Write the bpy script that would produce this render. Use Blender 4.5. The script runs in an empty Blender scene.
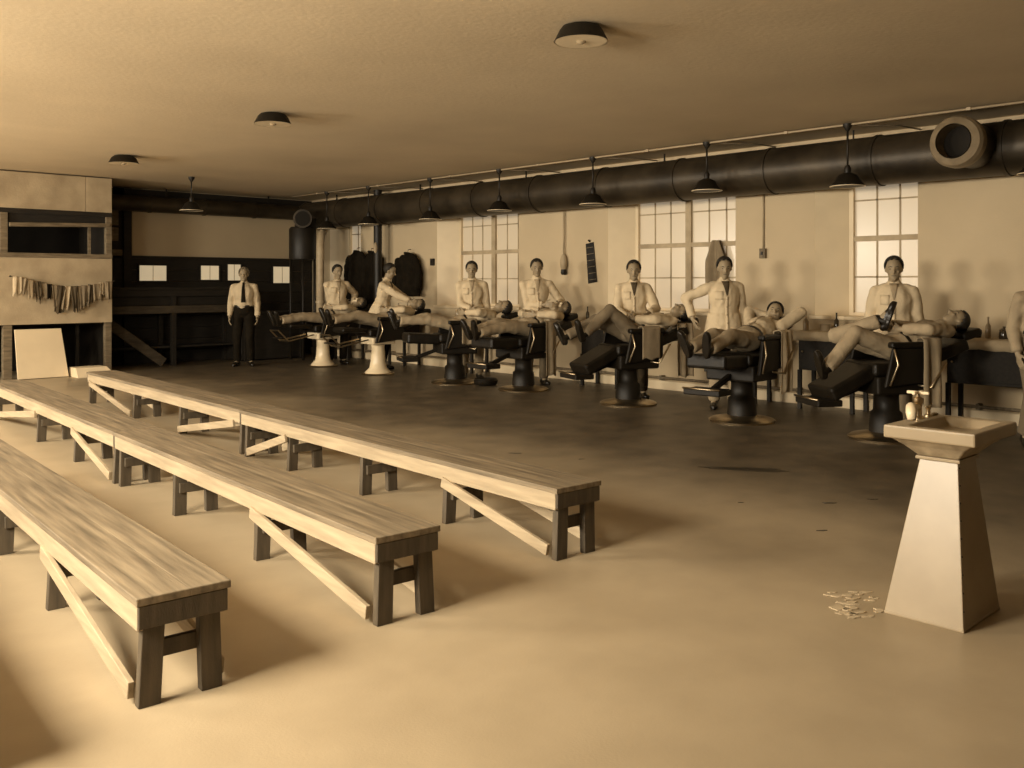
import bpy, bmesh, math, random
from mathutils import Vector, Matrix, noise
from mathutils.bvhtree import BVHTree
random.seed(7)
PI = math.pi
SC = bpy.context.scene
C = SC.collection
V = Vector

# ------------------------------------------------------------------ camera
cam_d = bpy.data.cameras.new('camera')
cam = bpy.data.objects.new('camera', cam_d)
C.objects.link(cam)
cam.location = (0, 0, 1.42)
cam.rotation_euler = (PI / 2, 0, -math.radians(43.7))
cam_d.sensor_width = 36
cam_d.lens = 36 * 924 / 1024
cam_d.shift_y = -101 / 1024
cam_d.clip_start = 0.05
SC.camera = cam

# ------------------------------------------------------------------ world, light, exposure
world = bpy.data.worlds.new('world')
SC.world = world
world.use_nodes = True
bgn = world.node_tree.nodes['Background']
bgn.inputs[0].default_value = (1.0, 0.83, 0.58, 1)
bgn.inputs[1].default_value = 0.5
SC.view_settings.view_transform = 'Standard'
SC.view_settings.look = 'None'
SC.view_settings.gamma = 1
SC.view_settings.use_curve_mapping = False
SC.view_settings.exposure = 0.0
DAY_LEFT = 2.0       # daylight in the left-hand windows (out of frame)
DAY_RIGHT = 0.235      # frosted panes of the window wall
LIGHT_TINT = (1.0, 0.89, 0.72)
LW = [(2.6, 4.1), (6.2, 7.5), (9.7, 11.0), (13.0, 14.2)]      # left-hand windows, along y
SKY_W = 212.0
for a, b in LW:                                               # sky light falling in and down through each of them
    ld = bpy.data.lights.new('window_daylight', 'AREA')
    ld.shape = 'RECTANGLE'; ld.size = 1.1; ld.size_y = b - a - 0.1
    ld.energy = SKY_W * (b - a) / 1.3; ld.spread = math.radians(140); ld.color = LIGHT_TINT
    lo = bpy.data.objects.new('window_daylight', ld); C.objects.link(lo)
    lo.location = (-0.84, (a + b) / 2, 2.05); lo.rotation_euler = (0, -math.radians(70), 0)

# ------------------------------------------------------------------ materials
def T(v):
    g = 0.84 - 0.10 * (1 - min(v, 1.0))
    b = 0.57 - 0.14 * (1 - min(v, 1.0))
    return (v, v * g, v * b, 1)

MATS = {}
def mat(name, v, rough=0.7, amt=0.12, scale=6.0, bump=0.0, bscale=60.0, metal=0.0, stretch=(1, 1, 1), spec=0.4, detail=4):
    m = bpy.data.materials.new(name)
    m.use_nodes = True
    nt = m.node_tree
    b = nt.nodes['Principled BSDF']
    tc = nt.nodes.new('ShaderNodeTexCoord')
    mp = nt.nodes.new('ShaderNodeMapping')
    mp.inputs['Scale'].default_value = stretch
    nt.links.new(tc.outputs['Object'], mp.inputs['Vector'])
    n = nt.nodes.new('ShaderNodeTexNoise')
    n.inputs['Scale'].default_value = scale
    n.inputs['Detail'].default_value = detail
    nt.links.new(mp.outputs[0], n.inputs['Vector'])
    r = nt.nodes.new('ShaderNodeValToRGB')
    r.color_ramp.elements[0].position = 0.3
    r.color_ramp.elements[1].position = 0.7
    r.color_ramp.elements[0].color = T(v * (1 - amt))
    r.color_ramp.elements[1].color = T(min(v * (1 + amt), 0.95))
    nt.links.new(n.outputs['Fac'], r.inputs[0])
    nt.links.new(r.outputs[0], b.inputs['Base Color'])
    b.inputs['Roughness'].default_value = rough
    b.inputs['Metallic'].default_value = metal
    b.inputs['Specular IOR Level'].default_value = spec
    if bump:
        n2 = nt.nodes.new('ShaderNodeTexNoise')
        n2.inputs['Scale'].default_value = bscale
        n2.inputs['Detail'].default_value = 3
        nt.links.new(mp.outputs[0], n2.inputs['Vector'])
        bp = nt.nodes.new('ShaderNodeBump')
        bp.inputs['Strength'].default_value = bump
        bp.inputs['Distance'].default_value = 0.02
        nt.links.new(n2.outputs['Fac'], bp.inputs['Height'])
        nt.links.new(bp.outputs[0], b.inputs['Normal'])
    MATS[name] = m
    return m

def emis(name, strength, tint=None):
    tint = tint or LIGHT_TINT
    m = bpy.data.materials.new(name)
    m.use_nodes = True
    nt = m.node_tree
    b = nt.nodes['Principled BSDF']
    b.inputs['Base Color'].default_value = T(0.5)
    b.inputs['Roughness'].default_value = 0.25
    tc = nt.nodes.new('ShaderNodeTexCoord')
    n = nt.nodes.new('ShaderNodeTexNoise')
    n.inputs['Scale'].default_value = 2.0
    nt.links.new(tc.outputs['Object'], n.inputs['Vector'])
    r = nt.nodes.new('ShaderNodeValToRGB')
    r.color_ramp.elements[0].color = tuple(c * 0.92 for c in tint) + (1,)
    r.color_ramp.elements[1].color = tint + (1,)
    nt.links.new(n.outputs['Fac'], r.inputs[0])
    nt.links.new(r.outputs[0], b.inputs['Emission Color'])
    b.inputs['Emission Strength'].default_value = strength
    MATS[name] = m
    return m

emis('pane_left', DAY_LEFT)
emis('pane', DAY_RIGHT, (1.0, 0.84, 0.60))
emis('pane_far', 0.42, (1.0, 0.80, 0.50))
mat('low_bounce_brown', 0.16, 0.8, 0.15, 3.0)  # brown chosen for the unseen left wall to cut bounced fill light
mat('seat_wood', 0.175, 0.6, 0.42, 4.0, 0.15, 50, stretch=(9, 0.45, 6))  # worn, dirty tops, darkened also because low light favours the side rails
mat('plaster', 0.54, 0.85, 0.06, 1.2, 0.08, 40)
mat('ceiling', 0.60, 0.9, 0.09, 0.6, 0.10, 25)
mat('whitewash', 0.42, 0.85, 0.2, 3.0, 0.15, 40)
mat('white_paint', 0.74, 0.5, 0.05, 3.0)
mat('bench_wood', 0.34, 0.62, 0.20, 5.0, 0.12, 50, stretch=(6, 0.5, 6))
mat('shaded_leg_wood', 0.075, 0.65, 0.28, 6.0, 0.15, 60, stretch=(6, 6, 0.8))  # legs and end cleats darkened to hold the shade on their unlit faces
mat('dim_wood', 0.055, 0.7, 0.35, 5.0, 0.15, 50, stretch=(1, 6, 6))
mat('dark_wood', 0.016, 0.7, 0.35, 5.0, 0.15, 50, stretch=(1, 6, 6))
mat('grey_wood', 0.17, 0.7, 0.35, 5.0, 0.15, 50, stretch=(1, 6, 6))
mat('pale_wood', 0.42, 0.7, 0.22, 4.0, 0.12, 50)
mat('recess_shade', 0.012, 0.9, 0.3, 3.0)  # near-black painting the shade inside the duct mouths and booth opening
mat('duct_metal', 0.045, 0.42, 0.45, 3.0, 0.06, 20, metal=0.35)
mat('duct_band', 0.24, 0.5, 0.25, 8.0, metal=0.2)
mat('pale_metal', 0.42, 0.5, 0.12, 8.0)
mat('black_metal', 0.014, 0.5, 0.3, 8.0)
mat('chrome', 0.50, 0.32, 0.08, 8.0, metal=1.0)
mat('leather', 0.010, 0.42, 0.35, 10.0, 0.12, 120, spec=0.25)
mat('enamel_dark', 0.011, 0.5, 0.2, 6.0, spec=0.25)
mat('enamel_white', 0.78, 0.3, 0.04, 6.0)
mat('porcelain', 0.33, 0.35, 0.08, 5.0)
mat('porcelain_worn', 0.32, 0.5, 0.30, 14.0)
mat('skin', 0.30, 0.55, 0.08, 12.0)
mat('hair', 0.018, 0.6, 0.4, 40.0, 0.3, 150)
mat('hair_grey', 0.16, 0.6, 0.4, 40.0, 0.3, 150)
mat('feature', 0.06, 0.5, 0.2, 20.0)
mat('lips', 0.16, 0.5, 0.1, 20.0)
mat('coat_white', 0.60, 0.8, 0.05, 8.0, 0.25, 30)
mat('shirt_light', 0.54, 0.85, 0.08, 8.0, 0.3, 30)
mat('shirt_grey', 0.36, 0.85, 0.12, 8.0, 0.3, 30)
mat('khaki', 0.33, 0.85, 0.12, 8.0, 0.3, 30)
mat('khaki_dark', 0.17, 0.85, 0.15, 8.0, 0.3, 30)
mat('dark_cloth', 0.012, 0.9, 0.25, 8.0, 0.3, 30, spec=0.08)
mat('mid_cloth', 0.08, 0.9, 0.25, 8.0, 0.3, 30, spec=0.1)
mat('towel_pale', 0.48, 0.9, 0.12, 10.0, 0.4, 200)
mat('towel_grey', 0.26, 0.9, 0.12, 10.0, 0.4, 200)
mat('shoe', 0.014, 0.35, 0.2, 10.0)
mat('lather', 0.80, 0.7, 0.03, 30.0, 0.3, 80)
mat('glass_clear', 0.34, 0.15, 0.1, 10.0)
mat('glass_dark', 0.05, 0.12, 0.2, 10.0)
mat('stain_dark', 0.03, 0.3, 0.3, 10.0)
mat('flake', 0.5, 0.8, 0.1, 10.0)

def floor_material():
    m = bpy.data.materials.new('concrete_floor')
    m.use_nodes = True
    nt = m.node_tree
    b = nt.nodes['Principled BSDF']
    tc = nt.nodes.new('ShaderNodeTexCoord')
    n1 = nt.nodes.new('ShaderNodeTexNoise'); n1.inputs['Scale'].default_value = 0.55; n1.inputs['Detail'].default_value = 6
    n2 = nt.nodes.new('ShaderNodeTexNoise'); n2.inputs['Scale'].default_value = 3.2; n2.inputs['Detail'].default_value = 8
    n3 = nt.nodes.new('ShaderNodeTexNoise'); n3.inputs['Scale'].default_value = 90; n3.inputs['Detail'].default_value = 2
    for n in (n1, n2, n3):
        nt.links.new(tc.outputs['Object'], n.inputs['Vector'])
    # oiled, trodden strip along the chairs, partly their shade painted in, ragged edge
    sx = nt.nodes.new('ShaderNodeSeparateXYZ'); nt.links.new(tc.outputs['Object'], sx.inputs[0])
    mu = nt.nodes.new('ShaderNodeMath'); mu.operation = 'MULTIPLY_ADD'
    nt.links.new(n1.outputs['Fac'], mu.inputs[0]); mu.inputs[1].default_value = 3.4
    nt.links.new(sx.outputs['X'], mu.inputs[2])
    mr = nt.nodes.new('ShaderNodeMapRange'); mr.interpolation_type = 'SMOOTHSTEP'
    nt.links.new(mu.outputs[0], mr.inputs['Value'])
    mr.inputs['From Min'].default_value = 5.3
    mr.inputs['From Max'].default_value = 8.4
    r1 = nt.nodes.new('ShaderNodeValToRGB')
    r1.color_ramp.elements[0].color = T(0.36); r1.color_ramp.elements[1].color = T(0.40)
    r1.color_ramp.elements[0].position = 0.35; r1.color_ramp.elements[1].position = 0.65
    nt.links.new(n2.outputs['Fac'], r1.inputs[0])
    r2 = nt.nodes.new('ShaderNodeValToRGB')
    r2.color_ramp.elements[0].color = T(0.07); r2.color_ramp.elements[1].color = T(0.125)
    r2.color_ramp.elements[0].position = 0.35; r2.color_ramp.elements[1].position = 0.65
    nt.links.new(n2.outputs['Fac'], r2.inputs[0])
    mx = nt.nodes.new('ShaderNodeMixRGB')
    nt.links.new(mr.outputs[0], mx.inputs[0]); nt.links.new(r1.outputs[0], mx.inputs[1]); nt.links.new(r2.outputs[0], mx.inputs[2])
    nt.links.new(mx.outputs[0], b.inputs['Base Color'])
    b.inputs['Roughness'].default_value = 0.42
    b.inputs['Specular IOR Level'].default_value = 0.4
    bp = nt.nodes.new('ShaderNodeBump'); bp.inputs['Strength'].default_value = 0.06; bp.inputs['Distance'].default_value = 0.01
    nt.links.new(n3.outputs['Fac'], bp.inputs['Height']); nt.links.new(bp.outputs[0], b.inputs['Normal'])
    MATS['floor'] = m
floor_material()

# ------------------------------------------------------------------ mesh helpers
class MB:
    def __init__(s):
        s.v = []; s.f = []
    def add(s, vs, fs):
        k = len(s.v)
        s.v += [tuple(p) for p in vs]
        s.f += [tuple(i + k for i in f) for f in fs]
        return s
    def box(s, x0, x1, y0, y1, z0, z1):
        return s.add([(x0,y0,z0),(x1,y0,z0),(x1,y1,z0),(x0,y1,z0),(x0,y0,z1),(x1,y0,z1),(x1,y1,z1),(x0,y1,z1)],
                     [(0,3,2,1),(4,5,6,7),(0,1,5,4),(1,2,6,5),(2,3,7,6),(3,0,4,7)])
    def beam(s, a, b, w, t, up=(0, 0, 1)):
        a, b = V(a), V(b); d = (b - a).normalized(); up = V(up)
        if abs(d.dot(up)) > 0.98: up = V((0, 1, 0))
        r = d.cross(up).normalized(); u = r.cross(d).normalized()
        vs = []
        for p in (a, b):
            for i, j in ((-1,-1),(1,-1),(1,1),(-1,1)):
                vs.append(p + r * (i * w / 2) + u * (j * t / 2))
        return s.add(vs, [(3,2,1,0),(4,5,6,7),(0,1,5,4),(1,2,6,5),(2,3,7,6),(3,0,4,7)])
    def tube(s, pts, r, n=10, cap=True):
        pts = [V(p) for p in pts]
        rs = r if isinstance(r, (list, tuple)) else [r] * len(pts)
        d0 = (pts[1] - pts[0]).normalized()
        ref = V((0, 0, 1)) if abs(d0.z) < 0.9 else V((1, 0, 0))
        vs = []; fs = []
        for i, p in enumerate(pts):
            d = (pts[min(i+1, len(pts)-1)] - pts[max(i-1, 0)]).normalized()
            x = d.cross(ref).normalized(); y = d.cross(x).normalized()
            for k in range(n):
                a = 2 * PI * k / n
                vs.append(p + (x * math.cos(a) + y * math.sin(a)) * rs[i])
        for i in range(len(pts) - 1):
            for k in range(n):
                a, b = i*n + k, i*n + (k+1) % n
                fs.append((a, b, b + n, a + n))
        if cap:
            fs.append(tuple(range(n))[::-1]); m = (len(pts)-1) * n
            fs.append(tuple(m + k for k in range(n)))
        return s.add(vs, fs)
    def lathe(s, prof, n=24, c=(0, 0, 0), sq=None):
        vs = []; fs = []; c = V(c)
        for r, z in prof:
            for k in range(n):
                a = 2 * PI * k / n
                vs.append(c + V((r * math.cos(a), r * math.sin(a), z)))
        for i in range(len(prof) - 1):
            for k in range(n):
                a, b = i*n + k, i*n + (k+1) % n
                fs.append((a, b, b + n, a + n))
        if prof[0][0] > 1e-4: fs.append(tuple(range(n))[::-1])
        if prof[-1][0] > 1e-4: fs.append(tuple((len(prof)-1)*n + k for k in range(n)))
        return s.add(vs, fs)
    def ell(s, c, r, R=None, n=14, m=9):
        c = V(c)
        R = R or (V((1,0,0)), V((0,1,0)), V((0,0,1)))
        vs = [c - R[2] * r[2]]; fs = []
        for i in range(1, m):
            ph = -PI/2 + PI * i / m
            for k in range(n):
                a = 2 * PI * k / n
                vs.append(c + R[0]*(r[0]*math.cos(ph)*math.cos(a)) + R[1]*(r[1]*math.cos(ph)*math.sin(a)) + R[2]*(r[2]*math.sin(ph)))
        vs.append(c + R[2] * r[2]); top = len(vs) - 1
        for k in range(n):
            fs.append((0, 1 + (k+1) % n, 1 + k))
            fs.append((top, 1 + (m-2)*n + k, 1 + (m-2)*n + (k+1) % n))
        for i in range(m - 2):
            for k in range(n):
                a, b = 1 + i*n + k, 1 + i*n + (k+1) % n
                fs.append((a, b, b + n, a + n))
        return s.add(vs, fs)
    def cap(s, a, b, ra, rb, n=12):
        a, b = V(a), V(b)
        s.ell(a, (ra,)*3, n=n); s.ell(b, (rb,)*3, n=n)
        if (b - a).length > 1e-4: s.tube([a, b], [ra, rb], n)
        return s
    def efr(s, a, b, ra, rb, R, n=20):
        a, b = V(a), V(b); vs = []
        for p, r in ((a, ra), (b, rb)):
            for k in range(n):
                t = 2 * PI * k / n
                vs.append(p + R[0]*(r[0]*math.cos(t)) + R[1]*(r[1]*math.sin(t)))
        fs = [(k, (k+1) % n, (k+1) % n + n, k + n) for k in range(n)]
        fs.append(tuple(range(n))[::-1]); fs.append(tuple(range(n, 2*n)))
        return s.add(vs, fs)
    def mesh(s, name, smooth=False):
        me = bpy.data.meshes.new(name)
        me.from_pydata(s.v, [], s.f)
        bm = bmesh.new(); bm.from_mesh(me)
        bmesh.ops.recalc_face_normals(bm, faces=bm.faces)
        bm.to_mesh(me); bm.free()
        if smooth:
            for p in me.polygons: p.use_smooth = True
        return me
    def build(s, name, m, parent=None, smooth=False, bevel=0, seg=2, sharp=None):
        me = s.mesh(name, smooth)
        me.materials.append(MATS[m])
        if sharp is not None and smooth:
            me.set_sharp_from_angle(angle=math.radians(sharp))
        return link(name, me, parent, bevel, seg)

def link(name, me, parent=None, bevel=0, seg=2):
    o = bpy.data.objects.new(name, me)
    C.objects.link(o)
    if parent: o.parent = parent
    if bevel:
        md = o.modifiers.new('bevel', 'BEVEL'); md.width = bevel; md.segments = seg
        md.limit_method = 'ANGLE'; md.angle_limit = math.radians(40)
    return o

def empty(name, loc=(0, 0, 0), rz=0):
    o = bpy.data.objects.new(name, None)
    C.objects.link(o)
    o.empty_display_size = 0.1
    o.location = loc; o.rotation_euler = (0, 0, rz)
    return o

def tag(o, label, cat, group=None):
    o['label'] = label; o['category'] = cat
    if group: o['group'] = group
    return o

def struct(o, label=None):
    o['kind'] = 'structure'
    if label: o['label'] = label
    return o

def copy_tree(o, parent=None):
    c = o.copy(); C.objects.link(c)
    if parent: c.parent = parent
    for ch in list(o.children): copy_tree(ch, c)
    return c

def smooth_by(o, deg=40):
    for p in o.data.polygons: p.use_smooth = True
    o.data.set_sharp_from_angle(angle=math.radians(deg))

_dg = None
def remesh(mb, voxel, it=2, wr=0.0, wf=9.0, seed=0):
    """union of overlapping closed shapes -> one continuous skin"""
    me = bpy.data.meshes.new('tmp'); me.from_pydata(mb.v, [], mb.f)
    bm = bmesh.new(); bm.from_mesh(me); bmesh.ops.recalc_face_normals(bm, faces=bm.faces); bm.to_mesh(me); bm.free()
    o = bpy.data.objects.new('tmp', me); C.objects.link(o)
    r = o.modifiers.new('r', 'REMESH'); r.mode = 'VOXEL'; r.voxel_size = voxel
    if it:
        sm = o.modifiers.new('s', 'SMOOTH'); sm.factor = 0.5; sm.iterations = it
    dg = bpy.context.evaluated_depsgraph_get()
    out = bpy.data.meshes.new_from_object(o.evaluated_get(dg))
    bpy.data.objects.remove(o); bpy.data.meshes.remove(me)
    if wr:
        off = V((seed * 3.1, seed * 1.7, seed * 0.9))
        ns = [v.normal.copy() for v in out.vertices]
        for v, nn in zip(out.vertices, ns):
            q = V((v.co.x * wf + v.co.z * 2, v.co.y * wf - v.co.x * 2, v.co.z * wf * 0.7)) + off
            a = noise.noise(q); b = noise.noise(q * 2.3)
            v.co += nn * wr * ((1 - abs(a) * 3.0) * 0.8 + b * 0.8)
    for p in out.polygons: p.use_smooth = True
    return out

# ------------------------------------------------------------------ room shell
H = 3.09
WX = 10.0
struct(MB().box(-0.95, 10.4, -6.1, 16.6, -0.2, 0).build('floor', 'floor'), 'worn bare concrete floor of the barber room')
struct(MB().box(-0.95, 10.4, -6.1, 16.6, H, H + 0.2).build('ceiling', 'ceiling'), 'stained plaster ceiling')

def wall_with_holes(name, x0, x1, y0, y1, holes, m, label):
    mb = MB()
    ys = sorted({y0, y1} | {h[0] for h in holes} | {h[1] for h in holes})
    for a, b in zip(ys, ys[1:]):
        hs = [h for h in holes if h[0] <= a + 1e-6 and h[1] >= b - 1e-6]
        if hs:
            h = hs[0]
            mb.box(x0, x1, a, b, 0, h[2]); mb.box(x0, x1, a, b, h[3], H)
        else:
            mb.box(x0, x1, a, b, 0, H)
    return struct(mb.build(name, m), label)

Z0, Z1 = 1.03, 2.83
OPEN = [(14.6, 15.66, 'far window by the corner stove pipe'), (10.31, 12.32, 'double window behind the barber with the pale trousers'),
        (6.42, 8.5, 'wide double window behind the middle barbers'), (4.16, 5.35, 'single window behind the barber by the wash basin')]
wall_with_holes('wall_right', WX, WX + 0.4, -6.1, 16.6, [(a, b, Z0, Z1) for a, b, _ in OPEN], 'plaster', 'pale plaster window wall behind the chairs')
wall_with_holes('wall_left', -1.25, -0.85, -6.1, 16.6, [(a, b, 1.35, 2.75) for a, b in LW], 'low_bounce_brown', 'unseen wall with daylight windows, toned brown to cut bounced light')
struct(MB().box(-0.95, 10.4, 16.4, 16.6, 0, H).build('wall_back', 'plaster'), 'pale plaster end wall')
struct(MB().box(-0.95, 10.4, -6.3, -6.1, 0, H).build('wall_front', 'grey_wood'), 'unseen wall behind the viewer, darkened to cut bounced light')  # set back and given a dark surface to reduce bounce onto the bench ends

def make_window(idx, y0, y1, z0, z1, xg, units, cols, splay, label, pane='pane', sgn=1):
    w = empty('window_%d' % idx, (xg, (y0 + y1) / 2, z0))
    struct(w, label)
    cy = (y0 + y1) / 2
    g0, g1 = y0 - cy, y1 - splay - cy
    hgt = z1 - z0
    fr = 0.05
    mb = MB()
    mb.box(-0.05, 0.05, g0, g0 + fr, 0, hgt).box(-0.05, 0.05, g1 - fr, g1, 0, hgt)
    mb.box(-0.05, 0.05, g0 + fr, g1 - fr, hgt - fr, hgt).box(-0.05, 0.05, g0 + fr, g1 - fr, 0, fr)
    mb.build('window_frame', 'white_paint', w)
    if splay:
        # slanted far jamb running from the room face to the sash
        d = xg - WX
        MB().add([(-d, g1 + splay, 0), (-0.05, g1, 0), (0.08, g1, 0), (0.08, g1 + splay, 0),
                  (-d, g1 + splay, hgt), (-0.05, g1, hgt), (0.08, g1, hgt), (0.08, g1 + splay, hgt)],
                 [(0,1,2,3),(4,5,6,7),(0,1,5,4),(1,2,6,5),(2,3,7,6),(3,0,4,7)]).build('jamb', 'white_paint', w)
    MB().box(-(abs(xg - WX) + 0.05) if sgn > 0 else 0, 0.0 if sgn > 0 else 0.3, y0 - cy - 0.05, y1 - cy + 0.05, -0.03, 0.014).build('window_sill', 'white_paint', w, bevel=0.006)
    iw = (g1 - fr) - (g0 + fr)
    mull = 0.09
    uw = (iw - mull * (units - 1)) / units
    pane_me = {}
    for u in range(units):
        a = g0 + fr + u * (uw + mull)
        if u: MB().box(-0.045, 0.045, a - mull, a, fr, hgt - fr).build('mullion', 'pale_wood', w)
        mid = hgt * 0.5
        MB().box(-0.04, 0.04, a, a + uw, mid - 0.03, mid + 0.03).build('meeting_rail', 'pale_wood', w)
        for lo, hi in ((fr, mid - 0.03), (mid + 0.03, hgt - fr)):
            MB().box(-0.014, 0.014, a, a + uw, (lo + hi) / 2 - 0.009, (lo + hi) / 2 + 0.009).build('muntin', 'pale_wood', w)
            for k in range(1, cols):
                y = a + uw * k / cols
                MB().box(-0.014, 0.014, y - 0.009, y + 0.009, lo, hi).build('muntin', 'pale_wood', w)
            for k in range(cols):
                for r in range(2):
                    ya, yb = a + uw * k / cols, a + uw * (k + 1) / cols
                    za, zb = (lo, (lo + hi) / 2) if r == 0 else ((lo + hi) / 2, hi)
                    key = (round(yb - ya, 3), round(zb - za, 3))
                    if key not in pane_me:
                        me = MB().box(-0.004, 0.004, -(yb-ya)/2, (yb-ya)/2, -(zb-za)/2, (zb-za)/2).mesh('glass_pane')
                        me.materials.append(MATS[pane]); pane_me[key] = me
                    p = link('glass_pane', pane_me[key], w); p.location = (0.0, (ya + yb) / 2, (za + zb) / 2)
    return w

for i, (a, b, lab) in enumerate(OPEN):
    dbl = b - a > 1.6
    make_window(i + 1, a, b, Z0, Z1, WX + 0.29, 2 if dbl else 1, 3, 0.30, lab)
for i, (a, b) in enumerate(LW):
    make_window(i + 5, a, b, 1.35, 2.75, -1.0, 1, 3, 0.0, 'daylight window in the left wall', pane='pane_left', sgn=-1)

# baseboard, pipe rail and heating pipe on the window wall
struct(MB().box(WX - 0.05, WX, -3.1, 16.4, 0.0, 0.12).build('baseboard_right', 'white_paint', bevel=0.006), 'white painted baseboard under the windows')
struct(MB().box(WX - 0.025, WX, -3.1, 16.4, 0.70, 0.73).build('trim_1', 'pale_wood', bevel=0.004), 'thin wooden rail along the window wall')
hp = empty('heating_pipe', (WX - 0.07, 8.0, 0.16))
MB().tube([(0, -7.0, 0), (0, 8.2, 0)], 0.018, 10).build('pipe', 'grey_wood', hp, smooth=True, sharp=50)
for k in range(8):
    MB().box(-0.02, 0.065, -6.5 + k * 2.0, -6.46 + k * 2.0, -0.03, 0.03).build('bracket', 'grey_wood', hp)
tag(hp, 'thin heating pipe running low along the window wall', 'pipe')

# ------------------------------------------------------------------ ducts
def duct_run(name, pts_axis, r, n_sec, label):
    a, b = V(pts_axis[0]), V(pts_axis[1])
    d = empty(name, a)
    L = (b - a)
    for k in range(n_sec):
        p, q = L * (k / n_sec), L * ((k + 1) / n_sec)
        MB().tube([p, q], r, 28).build('duct_section', 'duct_metal', d, smooth=True, sharp=50)
        u = L.normalized()
        MB().tube([q - u * 0.02, q + u * 0.02], r + 0.012, 28).build('seam_band', 'duct_metal', d, smooth=True, sharp=50)
    for k in range(1, n_sec, 2):
        p = L * (k / n_sec) + L.normalized() * 0.3
        MB().beam(p + V((0, 0, r * 0.9)), p + V((0, 0, H - a.z)), 0.03, 0.006).build('hanger_strap', 'black_metal', d)
    return tag(d, label, 'duct')
dm = duct_run('ventilation_duct', [(9.68, 0.6, 2.73), (9.68, 15.9, 2.73)], 0.265, 12, 'thick dark round duct hung under the ceiling along the windows')
MB().tube([(-0.2, 2.8, 0.02), (-0.52, 2.8, 0.02)], 0.215, 32, cap=False).build('outlet_collar', 'duct_metal', dm, smooth=True)
ring = MB()
def torus(mb, c, ax, R, r, n=32, m=10):
    ax = V(ax).normalized(); x = ax.orthogonal().normalized(); y = ax.cross(x)
    vs = []; fs = []
    for i in range(n):
        a = 2*PI*i/n; d = x*math.cos(a) + y*math.sin(a)
        for j in range(m):
            b = 2*PI*j/m
            vs.append(V(c) + d*(R + r*math.cos(b)) + ax*(r*math.sin(b)))
    for i in range(n):
        for j in range(m):
            fs.append((i*m+j, ((i+1) % n)*m+j, ((i+1) % n)*m+(j+1) % m, i*m+(j+1) % m))
    return mb.add(vs, fs)
flg = MB()
fp = [(0.165, 0.0), (0.225, -0.03), (0.245, -0.07), (0.245, -0.16), (0.215, -0.20), (0.16, -0.20), (0.155, 0.0)]
for i in range(len(fp) - 1):
    n = 36; vs = []
    for rr, zz in (fp[i], fp[i+1]):
        for k in range(n):
            t = 2*PI*k/n; vs.append((-0.72 - zz, 2.8 + rr*math.cos(t), 0.02 + rr*math.sin(t)))
    flg.add(vs, [(k, (k+1) % n, (k+1) % n + n, k + n) for k in range(n)])
flg.build('outlet_flange', 'duct_band', dm, smooth=True, sharp=35)
MB().tube([(-0.53, 2.8, 0.02), (-0.51, 2.8, 0.02)], 0.17, 32).build('outlet_throat', 'recess_shade', dm)
MB().tube([(0, 1.98, 0), (0, 2.14, 0)], 0.275, 28).build('sleeve_band', 'pale_metal', dm, smooth=True, sharp=50)

db = duct_run('end_wall_duct', [(5.6, 16.1, 2.80), (9.6, 16.1, 2.80)], 0.14, 4, 'thinner dark duct across the end wall under the ceiling')

# corner blower: round mouth over a dark drum
bl = empty('corner_blower', (9.08, 15.15, 0))
MB().lathe([(0.24, 1.86), (0.25, 1.9), (0.25, 2.42), (0.22, 2.46)], 24).build('drum', 'black_metal', bl, smooth=True, sharp=45)
MB().tube([(0, 0.0, 2.6), (-0.16, -0.26, 2.6)], 0.17, 24).build('elbow', 'duct_metal', bl, smooth=True, sharp=45)
MB().tube([(-0.155, -0.25, 2.6), (-0.175, -0.285, 2.6)], 0.135, 24).build('mouth', 'recess_shade', bl, smooth=True, sharp=45)
for dx, dy in ((-0.18, 0.12), (0.18, -0.12), (-0.1, -0.18), (0.1, 0.18)):
    MB().tube([(dx, dy, 0), (dx, dy, 1.88)], 0.025, 8).build('post', 'black_metal', bl, smooth=True)
MB().tube([(0.08, 0.03, 2.4), (0.08, 0.03, 2.62)], 0.2, 20).build('throat', 'black_metal', bl, smooth=True, sharp=45)
tag(bl, 'dark drum blower with round mouth in the far corner', 'blower')
pp = empty('stand_pipe', (9.02, 14.45, 0))
MB().tube([(0, 0, 0), (0, 0, 2.1), (0.06, 0.06, 2.28), (0.3, 0.3, 2.46)], 0.07, 16).build('pipe', 'pale_metal', pp, smooth=True)
MB().tube([(0, 0, 1.06), (0, 0, 1.10)], 0.085, 16).build('collar', 'pale_metal', pp, smooth=True, sharp=40)
MB().tube([(0, 0, 0), (0, 0, 0.03)], 0.12, 16).build('base_flange', 'pale_metal', pp, smooth=True, sharp=40)
tag(pp, 'pale upright pipe bending up beside the corner blower', 'pipe')
cp = empty('dark_pipe_column', (9.72, 13.66, 0))
MB().tube([(0, 0, 0), (0, 0, H)], 0.075, 16).build('pipe', 'black_metal', cp, smooth=True, sharp=40)
MB().tube([(0, 0, 2.6), (0, 0, 2.66)], 0.1, 16).build('collar', 'black_metal', cp, smooth=True, sharp=40)
MB().ell((-0.07, -0.03, 2.05), (0.035, 0.035, 0.1)).build('gauge', 'pale_metal', cp, smooth=True)
tag(cp, 'dark vertical pipe rising to the duct behind the profile barber', 'pipe')

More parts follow.
